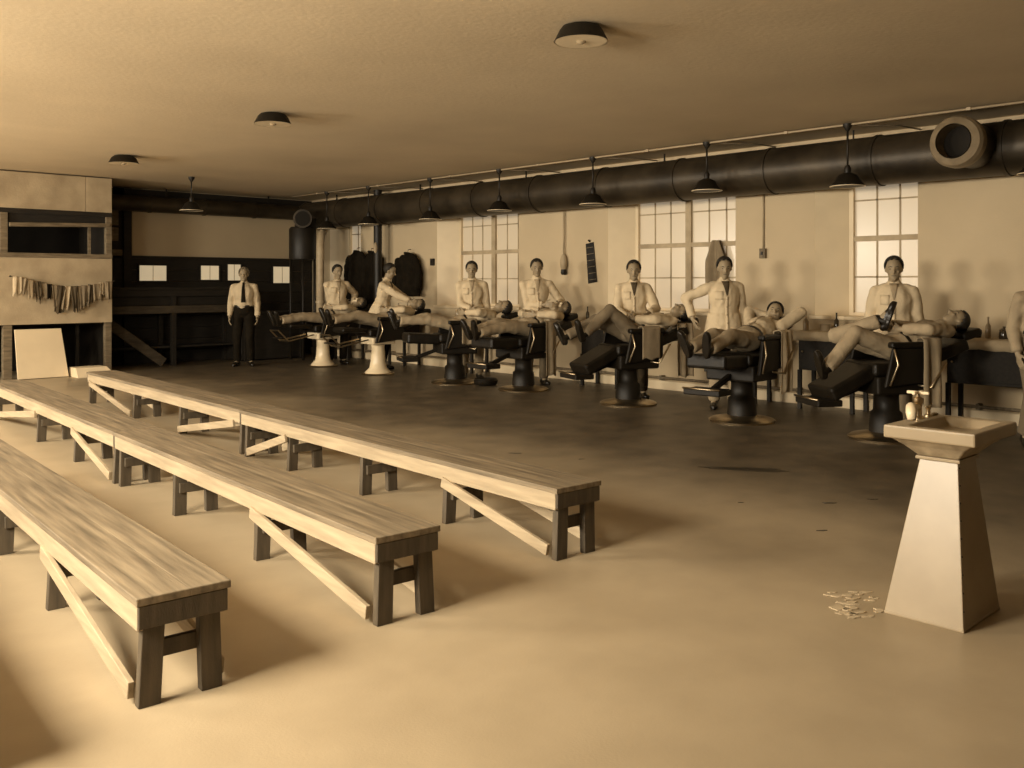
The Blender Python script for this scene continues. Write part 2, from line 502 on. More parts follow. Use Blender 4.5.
# ------------------------------------------------------------------ lamps
def shade_profile(R, h):
    return [(0.04, h), (0.055, h - 0.005), (0.10, h - 0.03), (R * 0.72, h * 0.42), (R * 0.95, h * 0.12), (R, 0.0)]
def ceiling_lamp(x, y, R, label):
    t = empty('ceiling_lamp', (x, y, H - 0.105))
    MB().lathe([(0.0, 0.105), (0.09, 0.105), (0.12, 0.095), (R * 0.80, 0.07), (R, 0.0)], 32).build('lamp_shade', 'enamel_dark', t, smooth=True, sharp=50)
    MB().lathe([(0.0, 0.06), (0.12, 0.055), (R * 0.80, 0.035), (R - 0.006, -0.001), (R, -0.001)], 32).build('reflector', 'enamel_white', t, smooth=True, sharp=60)
    MB().ell((0, 0, 0.03), (0.045, 0.045, 0.05)).build('bulb', 'glass_clear', t, smooth=True)
    return tag(t, label, 'lamp', 'flush ceiling lamps')
ceiling_lamp(4.46, 4.02, 0.175, 'large flush dome lamp on the ceiling nearest the viewer')
ceiling_lamp(4.58, 8.2, 0.18, 'flush dark dome lamp, middle of the three on the ceiling')
ceiling_lamp(4.68, 12.25, 0.19, 'flush dark dome lamp above the hung rags, farthest back')

def pendant_lamp(x, y, zb, ztop, label, R=0.175):
    t = empty('pendant_lamp', (x, y, zb))
    hh = 0.14
    MB().lathe(shade_profile(R, hh), 32).build('lamp_shade', 'enamel_dark', t, smooth=True, sharp=60)
    MB().lathe([(0.0, hh - 0.03), (0.09, hh - 0.045), (R * 0.70, hh * 0.35), (R * 0.93, hh * 0.1), (R - 0.004, -0.002), (R + 0.003, -0.002), (R + 0.003, 0.004)], 32).build('reflector', 'enamel_white', t, smooth=True, sharp=60)
    MB().ell((0, 0, 0.045), (0.03, 0.03, 0.045)).build('bulb', 'glass_clear', t, smooth=True)
    MB().lathe([(0.03, hh - 0.01), (0.035, hh + 0.05), (0.02, hh + 0.08)], 16).build('socket', 'black_metal', t, smooth=True, sharp=50)
    MB().tube([(0, 0, hh + 0.06), (0, 0, ztop - zb - 0.05)], 0.011, 10).build('stem', 'black_metal', t, smooth=True)
    MB().lathe([(0.015, ztop - zb - 0.075), (0.045, ztop - zb - 0.03), (0.05, ztop - zb)], 16).build('ceiling_canopy', 'black_metal', t, smooth=True, sharp=50)
    return tag(t, label, 'lamp', 'hanging enamel lamps')
PEND = [(2.72, 2.40, 'pendant lamp at the right edge beyond the duct mouth'),
        (4.52, 2.42, 'dark pendant lamp in front of the single window'),
        (6.25, 2.50, 'hazy pendant lamp above the wide double window'),
        (8.02, 2.45, 'pendant lamp with white underside left of the wide window'),
        (9.82, 2.47, 'pale pendant lamp over the narrow double window'),
        (11.42, 2.42, 'dark pendant lamp right of the hung dark coats'),
        (13.1, 2.42, 'pendant lamp with bright underside above the profile barber'),
        (14.4, 2.40, 'pendant lamp with bright underside next to the corner blower')]
for y, zb, lab in PEND:
    pendant_lamp(9.13, y, zb, H - 0.02, lab)
pendant_lamp(6.40, 14.0, 2.56, H, 'small dark pendant lamp before the pale end wall panel')

cd = empty('electrical_conduit', (9.13, 8.0, H - 0.03))
MB().tube([(0, -9.0, 0), (0, 7.6, 0)], 0.012, 8).build('conduit', 'pale_metal', cd, smooth=True)
for y in (4.52, 6.25, 8.02, 9.82, 11.53, 13.1, 14.4):
    MB().tube([(0, y - 8, 0.0), (0.45, y - 8 - 0.35, 0.0), (0.85, y - 8 - 0.4, 0.0)], 0.008, 6).build('branch', 'grey_wood', cd, smooth=True)
for k in range(9):
    MB().box(-0.02, 0.02, -8.5 + k*1.9, -8.46 + k*1.9, -0.014, 0.015).build('clip', 'pale_metal', cd)
tag(cd, 'thin conduit fixed to the ceiling linking the pendant lamps', 'conduit')

# ------------------------------------------------------------------ benches
def make_bench(x, y0, y1, ang, legs, braces, label):
    """x,y0: front near corner of the bench, legs: distances along, braces: (low end, high end)"""
    t = empty('wooden_bench', (x, y0, 0), -ang)
    L = y1 - y0; W = 0.305; zt = 0.375
    for a, b in ((0.0, 0.175), (0.179, W + 0.012)):
        MB().box(a - 0.008, b, -0.02, L + 0.02, zt - 0.028, zt).build('seat_plank', 'seat_wood', t, bevel=0.004)
    for a in (0.0, W - 0.022):
        MB().box(a, a + 0.022, 0.0, L, zt - 0.115, zt - 0.028).build('side_rail', 'bench_wood', t, bevel=0.003)
    for e in (-0.019, L + 0.001):
        MB().box(0.0, W, e, e + 0.018, zt - 0.105, zt - 0.028).build('end_cleat', 'shaded_leg_wood', t, bevel=0.003)
    for q in legs:
        q = max(0.0, min(L - 0.04, q))
        for k, xx in enumerate((0.022, W - 0.022 - 0.075)):
            sp = random.uniform(-0.006, 0.006)
            MB().add([(xx, q, zt - 0.03), (xx + 0.075, q, zt - 0.03), (xx + 0.075, q + 0.04, zt - 0.03), (xx, q + 0.04, zt - 0.03),
                      (xx - 0.012 + 0.024 * k + sp, q, 0), (xx + 0.063 + 0.024 * k + sp, q, 0), (xx + 0.063 + 0.024 * k + sp, q + 0.04, 0), (xx - 0.012 + 0.024 * k + sp, q + 0.04, 0)],
                     [(0,1,2,3),(7,6,5,4),(0,4,5,1),(1,5,6,2),(2,6,7,3),(3,7,4,0)]).build('leg', 'shaded_leg_wood', t, bevel=0.003)
        ys = q + 0.041 if q < 0.02 else q - 0.026
        MB().box(0.04, W - 0.04, ys, ys + 0.025, 0.14, 0.20).build('stretcher', 'shaded_leg_wood', t, bevel=0.003)
    for lo, hi in braces:
        for xx in (-0.004, W + 0.004):
            MB().beam((xx, lo, 0.05), (xx, hi, zt - 0.125), 0.022, 0.06).build('diagonal_brace', 'bench_wood', t, bevel=0.003)
    return tag(t, label, 'bench', 'long plank benches')
A = math.radians
make_bench(0.39, 2.98, 7.2, A(4.0), [0.0, 1.25, 2.4, 4.1], [(0.05, 1.2)], 'plank bench beyond the left edge, only its shadow in view')
make_bench(1.22, 3.08, 7.2, A(4.0), [0.0, 1.2, 2.25, 4.1], [(0.05, 1.25), (4.05, 2.3)], 'nearest long plank bench in the lower left')
make_bench(2.22, 3.14, 6.62, A(4.0), [0.0, 1.17, 2.35, 3.4], [(0.05, 1.2)], 'middle row plank bench, nearer one with its dark end in view')
make_bench(2.47, 6.66, 10.9, A(4.0), [0.0, 1.02, 2.23, 4.1], [(0.05, 1.05), (4.05, 2.25)], 'middle row plank bench, farther one running out at the left edge')
make_bench(3.41, 3.25, 7.03, A(3.4), [0.0, 0.95, 1.9, 2.95, 3.7], [(0.05, 0.97), (3.65, 2.97)], 'right row plank bench, nearer one ending on open floor')
make_bench(3.65, 7.08, 11.32, A(3.4), [0.0, 1.35, 2.65, 4.2], [(1.35, 0.1), (2.7, 4.15)], 'right row plank bench, farther one reaching the dark counter')

# ------------------------------------------------------------------ wash basin
wb = empty('wash_basin', (4.15, 1.6, 0))
def loft(mb, rings):
    n = 4; vs = []
    for x0, x1, y0, y1, z in rings:
        vs += [(x0,y0,z),(x1,y0,z),(x1,y1,z),(x0,y1,z)]
    fs = [(3,2,1,0)]
    for i in range(len(rings) - 1):
        for k in range(4):
            a, b = i*4 + k, i*4 + (k+1) % 4
            fs.append((a, b, b+4, a+4))
    m = (len(rings)-1)*4
    fs.append((m, m+1, m+2, m+3))
    return mb.add(vs, fs)
loft(MB(), [(-0.245, 0.165, -0.16, 0.17, 0), (-0.245, 0.165, -0.16, 0.17, 0.012), (-0.243, 0.163, -0.158, 0.168, 0.014), (-0.105, 0.09, -0.085, 0.075, 0.66)]).build('pedestal', 'porcelain', wb, bevel=0.006)
loft(MB(), [(-0.12, 0.105, -0.098, 0.088, 0.66), (-0.12, 0.105, -0.098, 0.088, 0.675)]).build('neck_band', 'porcelain', wb, bevel=0.004)
loft(MB(), [(-0.11, 0.10, -0.09, 0.08, 0.675), (-0.155, 0.19, -0.13, 0.125, 0.72), (-0.20, 0.27, -0.175, 0.165, 0.752)]).build('basin_body', 'porcelain_worn', wb, bevel=0.006)
# rim slab with a sunk bowl
rim = MB()
ox0, ox1, oy0, oy1 = -0.22, 0.272, -0.195, 0.185
ix0, ix1, iy0, iy1 = -0.17, 0.225, -0.145, 0.10
def rect(x0, x1, y0, y1, z): return [(x0,y0,z),(x1,y0,z),(x1,y1,z),(x0,y1,z)]
vs = rect(ox0, ox1, oy0, oy1, 0.752) + rect(ox0, ox1, oy0, oy1, 0.808) + rect(ix0, ix1, iy0, iy1, 0.808) + rect(ix0+.03, ix1-.03, iy0+.03, iy1-.03, 0.766)
fs = [(3,2,1,0)]
for i in range(3):
    for k in range(4):
        a, b = i*4 + k, i*4 + (k+1) % 4
        fs.append((a, b, b+4, a+4))
fs.append((12, 13, 14, 15))
rim.add(vs, fs).build('rim', 'porcelain', wb, bevel=0.008)
MB().lathe([(0.0, 0.772), (0.02, 0.772), (0.024, 0.767)], 16, c=(0.02, -0.02, 0)).build('drain', 'black_metal', wb)
fa = MB().lathe([(0.026, 0.805), (0.026, 0.815), (0.016, 0.822), (0.016, 0.875), (0.024, 0.882), (0.024, 0.90), (0.008, 0.908), (0.008, 0.925)], 16, c=(0.06, 0.15, 0)).build('tap', 'chrome', wb, smooth=True, sharp=50)
MB().box(0.01, 0.11, 0.143, 0.157, 0.918, 0.932).box(0.053, 0.067, 0.10, 0.20, 0.918, 0.932).build('cross_handle', 'enamel_white', fa, bevel=0.004)
MB().tube([(0.06, 0.15, 0.86), (-0.02, 0.14, 0.868), (-0.07, 0.125, 0.872), (-0.105, 0.11, 0.855), (-0.115, 0.105, 0.825)], [0.014, 0.018, 0.024, 0.024, 0.018], 12).build('spout', 'enamel_white', fa, smooth=True)
t2 = MB().lathe([(0.018, 0.805), (0.018, 0.815), (0.01, 0.82), (0.01, 0.84), (0.014, 0.845), (0.004, 0.852)], 16, c=(0.17, 0.15, 0)).build('tap', 'chrome', wb, smooth=True, sharp=50)
MB().box(0.14, 0.20, 0.146, 0.154, 0.85, 0.857).build('cross_handle', 'chrome', t2, bevel=0.002)
MB().ell((0.23, 0.15, 0.812), (0.03, 0.02, 0.008)).build('soap', 'porcelain_worn', wb, smooth=True)
for y in (-0.09, 0.09):
    pass
for k in range(9):
    zz = 0.08 + k * 0.07; f = zz / 0.66
    MB().ell((-0.238 + 0.14 * f + 0.0, -0.158 + 0.072 * f, zz), (0.005, 0.005, 0.005), n=8, m=6).build('rivet', 'stain_dark', wb, smooth=True)
tag(wb, 'white porcelain wash basin on a tapering square pedestal', 'wash basin')

def blob(name, cx, cy, rx, ry, rot, m, seed, n=26, h=0.004):
    vs = [(0, 0, h)]; fs = []
    for k in range(n):
        a = 2*PI*k/n
        rr = 1 + 0.45 * noise.noise(V((math.cos(a)*1.7 + seed, math.sin(a)*1.7, seed))) * 1.6
        vs.append((rx*rr*math.cos(a), ry*rr*math.sin(a), h))
    vs += [(p[0]*1.02, p[1]*1.02, 0.0005) for p in vs[1:]]
    for k in range(n):
        fs.append((0, 1+k, 1+(k+1) % n)); fs.append((1+k, 1+n+k, 1+n+(k+1) % n, 1+(k+1) % n))
    o = MB().add(vs, fs).build(name, m)
    o.location = (cx, cy, 0); o.rotation_euler = (0, 0, rot)
    return o
rp = random.Random(5)
PATCH = [(3.82, 1.93, 0.035, 0.03), (3.78, 1.88, 0.045, 0.022), (3.95, 2.02, 0.03, 0.010), (3.90, 1.93, 0.05, 0.012), (3.80, 1.80, 0.03, 0.010), (3.97, 1.94, 0.04, 0.010), (3.87, 1.90, 0.02, 0.010), (3.99, 2.05, 0.02, 0.008), (3.83, 1.84, 0.022, 0.008), (3.76, 1.83, 0.03, 0.010)]
for k in range(16):
    u, v_ = rp.random(), rp.random()
    PATCH.append((3.78 + 0.30 * u + 0.06 * v_, 1.88 + 0.16 * u - 0.13 * v_, rp.uniform(0.012, 0.028), rp.uniform(0.006, 0.011)))
for k, (x, y, rx, ry) in enumerate(PATCH):
    tag(blob('peeling_patch', x, y, rx, ry, -0.76 + rp.uniform(-0.3, 0.3), 'flake', k * 2.3), 'pale flaking patch on the floor at the foot of the wash basin', 'patch', 'flaking floor patches by the basin')
tag(blob('oil_stain', 6.16, 3.86, 0.27, 0.06, -0.95, 'stain_dark', 4.4, h=0.002), 'dark wet stain on the open floor before the chairs', 'stain')
for k, (x, y, r) in enumerate([(5.35, 5.55, .03), (5.55, 5.0, .015), (4.95, 2.6, .018), (5.6, 2.9, .025), (5.9, 2.75, .02), (5.2, 3.3, .012)]):
    tag(blob('floor_speck', x, y, r * 1.6, r * 0.6, -0.7, 'stain_dark', k * 1.1 + 9, h=0.002), 'small dark speck of litter on the bare floor', 'litter', 'specks on the floor')

# ------------------------------------------------------------------ left booth and hung rags
bt = empty('booth', (4.25, 15.0, 0))
X0, X1 = -1.3, 1.28
MB().box(X0, 0.88, -0.04, 0.04, 2.53, 3.07).build('fascia_panel', 'whitewash', bt, bevel=0.004)
MB().box(0.885, X1, -0.04, 0.04, 2.53, 3.07).build('fascia_panel', 'whitewash', bt, bevel=0.004)
MB().box(X0, X1, -0.05, 0.04, 0.80, 1.80).build('front_panel', 'whitewash', bt, bevel=0.004)
MB().box(X0, X1 - 0.0, -0.06, 0.03, 1.80, 1.87).build('window_ledge', 'grey_wood', bt, bevel=0.004)
MB().box(X0, X1, -0.045, 0.03, 2.46, 2.53).build('header', 'dark_wood', bt, bevel=0.004)
MB().box(-0.32, -0.22, -0.045, 0.03, 1.87, 2.46).build('stile', 'grey_wood', bt, bevel=0.004)
MB().box(1.19, X1, -0.045, 0.04, 1.87, 2.46).build('stile', 'grey_wood', bt, bevel=0.004)
MB().beam((-0.22, -0.12, 2.28), (1.24, -0.06, 2.33), 0.05, 0.06).build('shutter_rail', 'grey_wood', bt, bevel=0.004)
MB().box(-0.2, 1.19, 0.0, 0.02, 2.33, 2.46).build('shutter', 'dark_wood', bt)
MB().box(0.94, 0.98, 0.02, 0.05, 1.87, 2.3).build('inner_post', 'grey_wood', bt)
MB().box(X0, X1, 1.3, 1.38, 0.0, 3.05).build('inner_wall', 'recess_shade', bt)
MB().box(X1 - 0.05, X1, 0.04, 1.38, 0.0, 3.07).build('side_wall', 'dark_wood', bt)
MB().box(X0, X0 + 0.05, 0.04, 1.38, 0.0, 3.07).build('side_wall', 'dark_wood', bt)
MB().box(X0 + 0.05, X1 - 0.05, 0.04, 1.3, 0.78, 0.80).build('inner_floor', 'recess_shade', bt)
MB().box(-0.28, -0.16, -0.04, 0.06, 0.0, 0.80).build('corner_post', 'grey_wood', bt, bevel=0.004)
MB().box(1.18, X1, -0.03, 0.06, 0.0, 0.80).build('corner_post', 'grey_wood', bt, bevel=0.004)
MB().box(0.86, 0.90, 0.3, 0.36, 0.0, 0.79).build('inner_post', 'dark_wood', bt)
tag(bt, 'whitewashed booth with a dark serving opening at far left', 'booth')
lb = MB().add([(-0.14, -0.10, 0.72), (0.50, -0.10, 0.72), (0.56, -0.26, 0.0), (-0.14, -0.26, 0.0),
               (-0.14, -0.06, 0.72), (0.50, -0.06, 0.72), (0.56, -0.22, 0.0), (-0.14, -0.22, 0.0)],
              [(0,1,2,3),(4,5,6,7),(0,1,5,4),(1,2,6,5),(2,3,7,6),(3,0,4,7)]).build('white_board', 'white_paint')
lb.location = (4.25, 15.0, 0.01)
tag(lb, 'white board leaning under the booth front', 'board')
ls = MB().add(rect(4.85, 5.42, 14.45, 14.85, 0.0) + rect(4.85, 5.30, 14.55, 14.85, 0.14), [(3,2,1,0),(4,5,6,7),(0,1,5,4),(1,2,6,5),(2,3,7,6),(3,0,4,7)]).build('white_plinth', 'white_paint')
tag(ls, 'low white sloped block on the floor beside the leaning board', 'block')

line = empty('clothes_line', (4.05, 14.92, 1.52))
pts = []
for k in range(21):
    u = k / 20
    pts.append((u * 1.5 + 0.0, -0.02 - 0.0 * u, 0.0 - 0.16 * math.sin(PI * u * 0.9) - 0.02 * u))
MB().tube(pts, 0.006, 6).build('cord', 'grey_wood', line, smooth=True)
for e in (0, -1):
    p = V(pts[e]); MB().tube([p + V((0, 0.03, 0)), p + V((0, -0.01, 0))], 0.012, 8).build('hook', 'black_metal', line)
tag(line, 'sagging cord strung across the booth front for rags', 'cord')
def cloth(w, l_front, l_back, depth, folds, amp, seed, nx=16, nz=14, th=0.006, taper=0.0, z_rough=0.02):
    """a cloth hung over an edge running along local x at z=0"""
    prof = []
    for k in range(nz + 1):
        prof.append((-depth / 2 - 0.004, -l_front * (1 - k / nz)))
    prof += [(-depth / 4, 0.012), (depth / 4, 0.012)]
    if l_back > 0:
        for k in range(nz // 2 + 1):
            prof.append((depth / 2 + 0.004, -l_back * k / (nz // 2)))
    vs = []; fs = []
    for j, (y, z) in enumerate(prof):
        for i in range(nx + 1):
            u = i / nx - 0.5
            drop = min(1, abs(z) / 0.25)
            s = math.sin(u * folds * 2 * PI + seed) * amp * (0.35 + 0.65 * drop)
            s += 0.5 * amp * noise.noise(V((u * 4 + seed, z * 3, seed)))
            ww = w * (1 + taper * drop)
            hem = z_rough * noise.noise(V((u * 3 + seed, 5, 1))) if z <= -l_front * 0.8 else 0
            vs.append((u * ww, y + (s if y < 0 else -s * 0.3), z + hem))
    n = nx + 1
    for j in range(len(prof) - 1):
        for i in range(nx):
            a = j * n + i
            fs.append((a, a + 1, a + 1 + n, a + n))
    return MB().add(vs, fs)
def hang(name, mb, m, loc, rz, th=0.006):
    o = mb.build(name, m, smooth=True)
    md = o.modifiers.new('thick', 'SOLIDIFY'); md.thickness = th; md.offset = 0
    o.location = loc; o.rotation_euler = (0, 0, rz)
    return o
rr = random.Random(3)
RAGS = [('towel_pale', .30, .12), ('towel_grey', .24, .09), ('towel_pale', .28, .10), ('mid_cloth', .30, .10), ('towel_grey', .26, .13), ('dark_cloth', .24, .08), ('towel_grey', .36, .12), ('mid_cloth', .46, .11),
        ('towel_pale', .40, .09), ('mid_cloth', .44, .12), ('towel_grey', .40, .10), ('khaki_dark', .36, .13), ('mid_cloth', .30, .09), ('towel_grey', .28, .14), ('towel_pale', .24, .10), ('towel_grey', .32, .12)]
for k, (m, ln, ww) in enumerate(RAGS):
    u = 0.06 + k * 0.058
    x = u * 1.5; z = -0.16 * math.sin(PI * u * 0.9) - 0.02 * u
    ln *= 0.85
    o = hang('rag', cloth(ww, ln, ln * 0.6, 0.02, 1.0 + rr.random(), 0.022, k * 1.7, nx=8, nz=8, taper=rr.uniform(-0.5, 0.3), z_rough=0.10), m, (4.05 + x, 14.885 - 0.012 * (k % 2), 1.53 + z), rr.uniform(-0.35, 0.35))
    o.rotation_euler[1] = rr.uniform(-0.15, 0.15)
    tone = {'towel_pale': 'pale', 'towel_grey': 'grey', 'mid_cloth': 'dark', 'dark_cloth': 'black', 'khaki_dark': 'brownish'}[m]
    ORD = 'first second third fourth fifth sixth seventh eighth ninth tenth eleventh twelfth thirteenth fourteenth fifteenth sixteenth'.split()
    tag(o, '%s crumpled rag, %s from the left on the booth cord' % (tone, ORD[k]), 'rag', 'rags hung across the booth')

# ------------------------------------------------------------------ end wall: dark partition, panes, counter
pt = empty('dark_partition', (8.0, 16.33, 0))
for k in range(9):
    MB().box(-1.95, 1.98, -0.03, 0.03, k * 0.206 + 0.003, (k + 1) * 0.206).build('board', 'dark_wood', pt, bevel=0.004)
MB().box(-1.97, 1.98, -0.05, 0.04, 1.855, 1.90).build('cap_rail', 'dark_wood', pt, bevel=0.004)
MB().box(-1.79, -1.65, -0.08, 0.04, 0, 3.07).build('post', 'dark_wood', pt, bevel=0.005)
MB().box(-2.4, -1.79, -0.02, 0.05, 0, 3.07).build('side_boarding', 'dark_wood', pt)
MB().box(-2.0, 1.98, -0.02, 0.05, 2.72, 3.07).build('top_board', 'dark_wood', pt, bevel=0.004)
for a, b, c, d in ((-2.07, -1.80, 1.86, 2.0), (-2.07, -1.87, 2.15, 2.38), (-2.07, -1.87, 2.42, 2.68)):
    MB().box(a, b, -0.05, -0.01, c, d).build('notice_card', 'grey_wood', pt)
tag(pt, 'dark board partition along the end wall with pale panel above', 'partition')
far = [(6.49, 6.98, 1.46, 1.73, 2, 'small lit pane in the dark partition, leftmost and widest'),
       (7.62, 7.98, 1.48, 1.74, 2, 'small square lit pane left of the man in the tie'),
       (8.15, 8.42, 1.47, 1.77, 2, 'small lit pane at the shoulder of the man in the tie'),
       (9.1, 9.5, 1.42, 1.74, 2, 'small lit pane with bottles before it near the far corner')]
for i, (a, b, z0, z1, n, lab) in enumerate(far):
    w = empty('window_%d' % (i + 9), ((a + b) / 2, 16.29, z0)); struct(w, lab)
    hw, hh = (b - a) / 2, z1 - z0
    MB().box(-hw - .03, -hw, -.02, .02, -.03, hh + .03).box(hw, hw + .03, -.02, .02, -.03, hh + .03).box(-hw, hw, -.02, .02, hh, hh + .03).box(-hw, hw, -.02, .02, -.03, 0).build('window_frame', 'dark_wood', w)
    for k in range(n):
        MB().box(-hw + k * 2 * hw / n + .004, -hw + (k + 1) * 2 * hw / n - .004, -.005, .005, 0, hh).build('glass_pane', 'pane_far', w)
    MB().box(-.004, .004, -.012, .012, 0, hh).build('muntin', 'pale_wood', w)
ct = empty('dark_counter', (6.8, 15.85, 0))
MB().box(-1.25, 1.3, -0.30, 0.0, 1.30, 1.34).build('top_plank', 'dark_wood', ct, bevel=0.004)
MB().box(-1.25, 1.3, 0.006, 0.36, 1.30, 1.34).build('top_plank', 'dark_wood', ct, bevel=0.004)
MB().box(-1.25, 1.3, -0.31, -0.27, 1.19, 1.295).build('front_board', 'dark_wood', ct, bevel=0.004)
MB().box(-1.25, 1.3, -0.33, -0.27, 0.90, 1.03).build('front_board', 'dim_wood', ct, bevel=0.004)
MB().box(-1.25, 1.3, -0.24, -0.22, 1.035, 1.185).build('front_board', 'dark_wood', ct, bevel=0.004)
for x in (-1.2, 0.0, 1.22):
    for y in (-0.26, 0.28):
        MB().box(x - 0.04, x + 0.04, y - 0.04, y + 0.04, 0, 1.30).build('leg', 'dark_wood', ct, bevel=0.004)
MB().beam((-1.2, -0.33, 0.82), (-0.2, -0.33, 0.06), 0.05, 0.16).build('diagonal_brace', 'dim_wood', ct, bevel=0.004)
MB().box(-1.2, 1.25, -0.2, 0.3, 0.30, 0.33).build('lower_shelf', 'dark_wood', ct)
tag(ct, 'dark plank counter with a diagonal brace before the end wall', 'counter')
bx = empty('low_bin', (8.1, 15.7, 0))
MB().box(-0.1, 1.2, -0.25, 0.3, 0.02, 0.85).build('bin_body', 'dark_wood', bx, bevel=0.01)
MB().box(-0.12, 1.22, -0.28, 0.32, 0.85, 0.89).build('bin_lid', 'dark_wood', bx, bevel=0.006)
for x in (-0.05, 1.1): MB().box(x, x + 0.05, -0.27, -0.25, 0.0, 0.85).build('batten', 'dark_wood', bx)
tag(bx, 'dark wooden chest behind the man in the tie', 'chest')

# ------------------------------------------------------------------ barber chairs
def make_chair(white, low=False):
    t = empty('barber_chair')
    b1 = 'enamel_white' if white else 'chrome'
    if white:
        MB().lathe([(0.20, 0), (0.205, 0.03), (0.175, 0.06), (0.135, 0.10), (0.115, 0.2), (0.10, 0.42), (0.11, 0.46)], 28).build('pedestal', 'enamel_white', t, smooth=True, sharp=50)
        MB().lathe([(0.24, 0.0), (0.26, 0.012), (0.25, 0.022)], 28).build('base_plate', 'chrome', t, smooth=True, sharp=40)
        MB().box(-0.2, 0.2, -0.2, 0.2, 0.47, 0.58).build('seat_frame', 'enamel_white', t, bevel=0.02)
    else:
        MB().lathe([(0.33, 0), (0.335, 0.018), (0.31, 0.035), (0.2, 0.055), (0.12, 0.075)], 36).build('base_plate', 'chrome', t, smooth=True, sharp=40)
        MB().lathe([(0.15, 0.06), (0.14, 0.24), (0.115, 0.26), (0.11, 0.40), (0.17, 0.46)], 24).build('pedestal', 'enamel_dark', t, smooth=True, sharp=50)
        MB().box(-0.27, 0.27, -0.26, 0.26, 0.43, 0.59).build('seat_frame', 'enamel_dark', t, bevel=0.02)
    MB().box(-0.25, 0.25, -0.27, 0.28, 0.59, 0.71).build('seat', 'leather', t, bevel=0.035, seg=3)
    for s in (-1, 1):
        ar = MB().box(s*0.30 - 0.04, s*0.30 + 0.04, -0.30, 0.17, 0.845, 0.90).build('armrest', 'leather', t, bevel=0.02, seg=3)
        MB().add([(s*0.28, -0.28, 0.55), (s*0.28, 0.22, 0.50), (s*0.28, 0.14, 0.845), (s*0.28, -0.28, 0.845),
                  (s*0.32, -0.28, 0.55), (s*0.32, 0.22, 0.50), (s*0.32, 0.14, 0.845), (s*0.32, -0.28, 0.845)],
                 [(0,1,2,3),(4,5,6,7),(0,1,5,4),(1,2,6,5),(2,3,7,6),(3,0,4,7)]).build('side_panel', 'enamel_white' if white and s > 3 else 'enamel_dark', t, bevel=0.012)
        MB().tube([(s*0.325, 0.18, 0.52), (s*0.325, 0.10, 0.70), (s*0.325, 0.14, 0.84)], 0.010, 8).build('chrome_trim', 'chrome', t, smooth=True)
    # reclined back: slab along the direction (-y, +z)
    def slab(name, a, b, w, th, m, bev=0.03):
        MB().beam(a, b, w, th).build(name, m, t, bevel=bev, seg=3)
    slab('backrest', (0, -0.24, 0.70), (0, -0.70, 0.865), 0.44, 0.11, 'leather')
    slab('headrest', (0, -0.72, 0.915), (0, -0.92, 0.975), 0.24, 0.08, 'leather')
    MB().tube([(0, -0.62, 0.80), (0, -0.84, 0.90)], 0.014, 8).build('headrest_post', 'chrome', t, smooth=True)
    if white:
        slab('leg_rest', (0, 0.27, 0.69), (0, 0.70, 0.705), 0.36, 0.07, 'leather')
    else:
        if low: slab('leg_rest', (0, 0.24, 0.64), (0, 0.66, 0.43), 0.42, 0.13, 'leather')
        else: slab('leg_rest', (0, 0.26, 0.635), (0, 0.72, 0.655), 0.44, 0.14, 'leather')
        MB().beam((0, 0.56, 0.36), (0, 0.80, 0.36), 0.40, 0.06).build('foot_plate', 'enamel_dark', t, bevel=0.012)
        MB().beam((0, 0.2, 0.50), (0, 0.66, 0.34), 0.05, 0.05).build('footrest_arm', 'enamel_dark', t, bevel=0.008)
        MB().tube([(-0.2, 0.805, 0.395), (0.2, 0.805, 0.395)], 0.010, 8).build('footrest_bar', 'chrome', t, smooth=True)
        MB().tube([(-0.2, -0.1, 0.52), (-0.36, -0.2, 0.50), (-0.40, -0.32, 0.72)], 0.011, 8).build('pump_lever', 'chrome', t, smooth=True)
        return t
    fr = MB()
    for s in (-1, 1):
        fr.beam((s*0.15, 0.25, 0.55), (s*0.15, 0.72, 0.46), 0.014, 0.02)
        fr.beam((s*0.15, 0.72, 0.46), (s*0.15, 0.90, 0.64), 0.014, 0.02)
    fr.build('footrest_arm', 'chrome', t)
    MB().beam((-0.15, 0.72, 0.46), (0.15, 0.72, 0.46), 0.02, 0.02).build('footrest_bar', 'chrome', t)
    MB().beam((-0.15, 0.90, 0.64), (0.15, 0.90, 0.64), 0.02, 0.02).build('footrest_bar', 'chrome', t)
    MB().box(-0.15, 0.15, 0.76, 0.85, 0.50, 0.52).build('foot_plate', 'enamel_dark', t, bevel=0.004)
    MB().tube([(0.2, -0.1, 0.52), (0.38, -0.16, 0.50), (0.46, -0.2, 0.62)], 0.011, 8).build('pump_lever', 'chrome', t, smooth=True)
    return t
ROT = PI / 2
CH = [  # x, y, extra rotation, white?, label
    (8.58, 13.66, -0.05, True, 'barber chair with a white pedestal, farthest along the row'),
    (8.45, 11.87, -0.10, True, 'barber chair with a white pedestal beside the profile barber'),
    (8.48, 10.05, -0.45, False, 'dark barber chair third from the far corner, customer soles toward benches'),
    (8.58, 8.76, -0.05, False, 'dark barber chair fourth from the far corner, long towel on its arm'),
    (8.48, 6.90, -0.35, False, 'dark barber chair under the man with one knee raised'),
    (8.28, 5.24, 0.06, False, 'black barber chair under the man with hands behind head'),
    (8.30, 3.74, -0.55, False, 'black barber chair nearest the wash basin')]
protoW = None; protoD = {}
chairs = []
for x, y, r, wh, lab in CH:
    if wh:
        if protoW is None: o = protoW = make_chair(True)
        else: o = copy_tree(protoW)
    else:
        low = 'one knee' in lab or 'wash basin' in lab
        if low not in protoD: o = protoD[low] = make_chair(False, low)
        else: o = copy_tree(protoD[low])
    o.location = (x, y, 0); o.rotation_euler = (0, 0, ROT + r)
    tag(o, lab, 'barber chair', 'row of barber chairs')
    chairs.append(o)

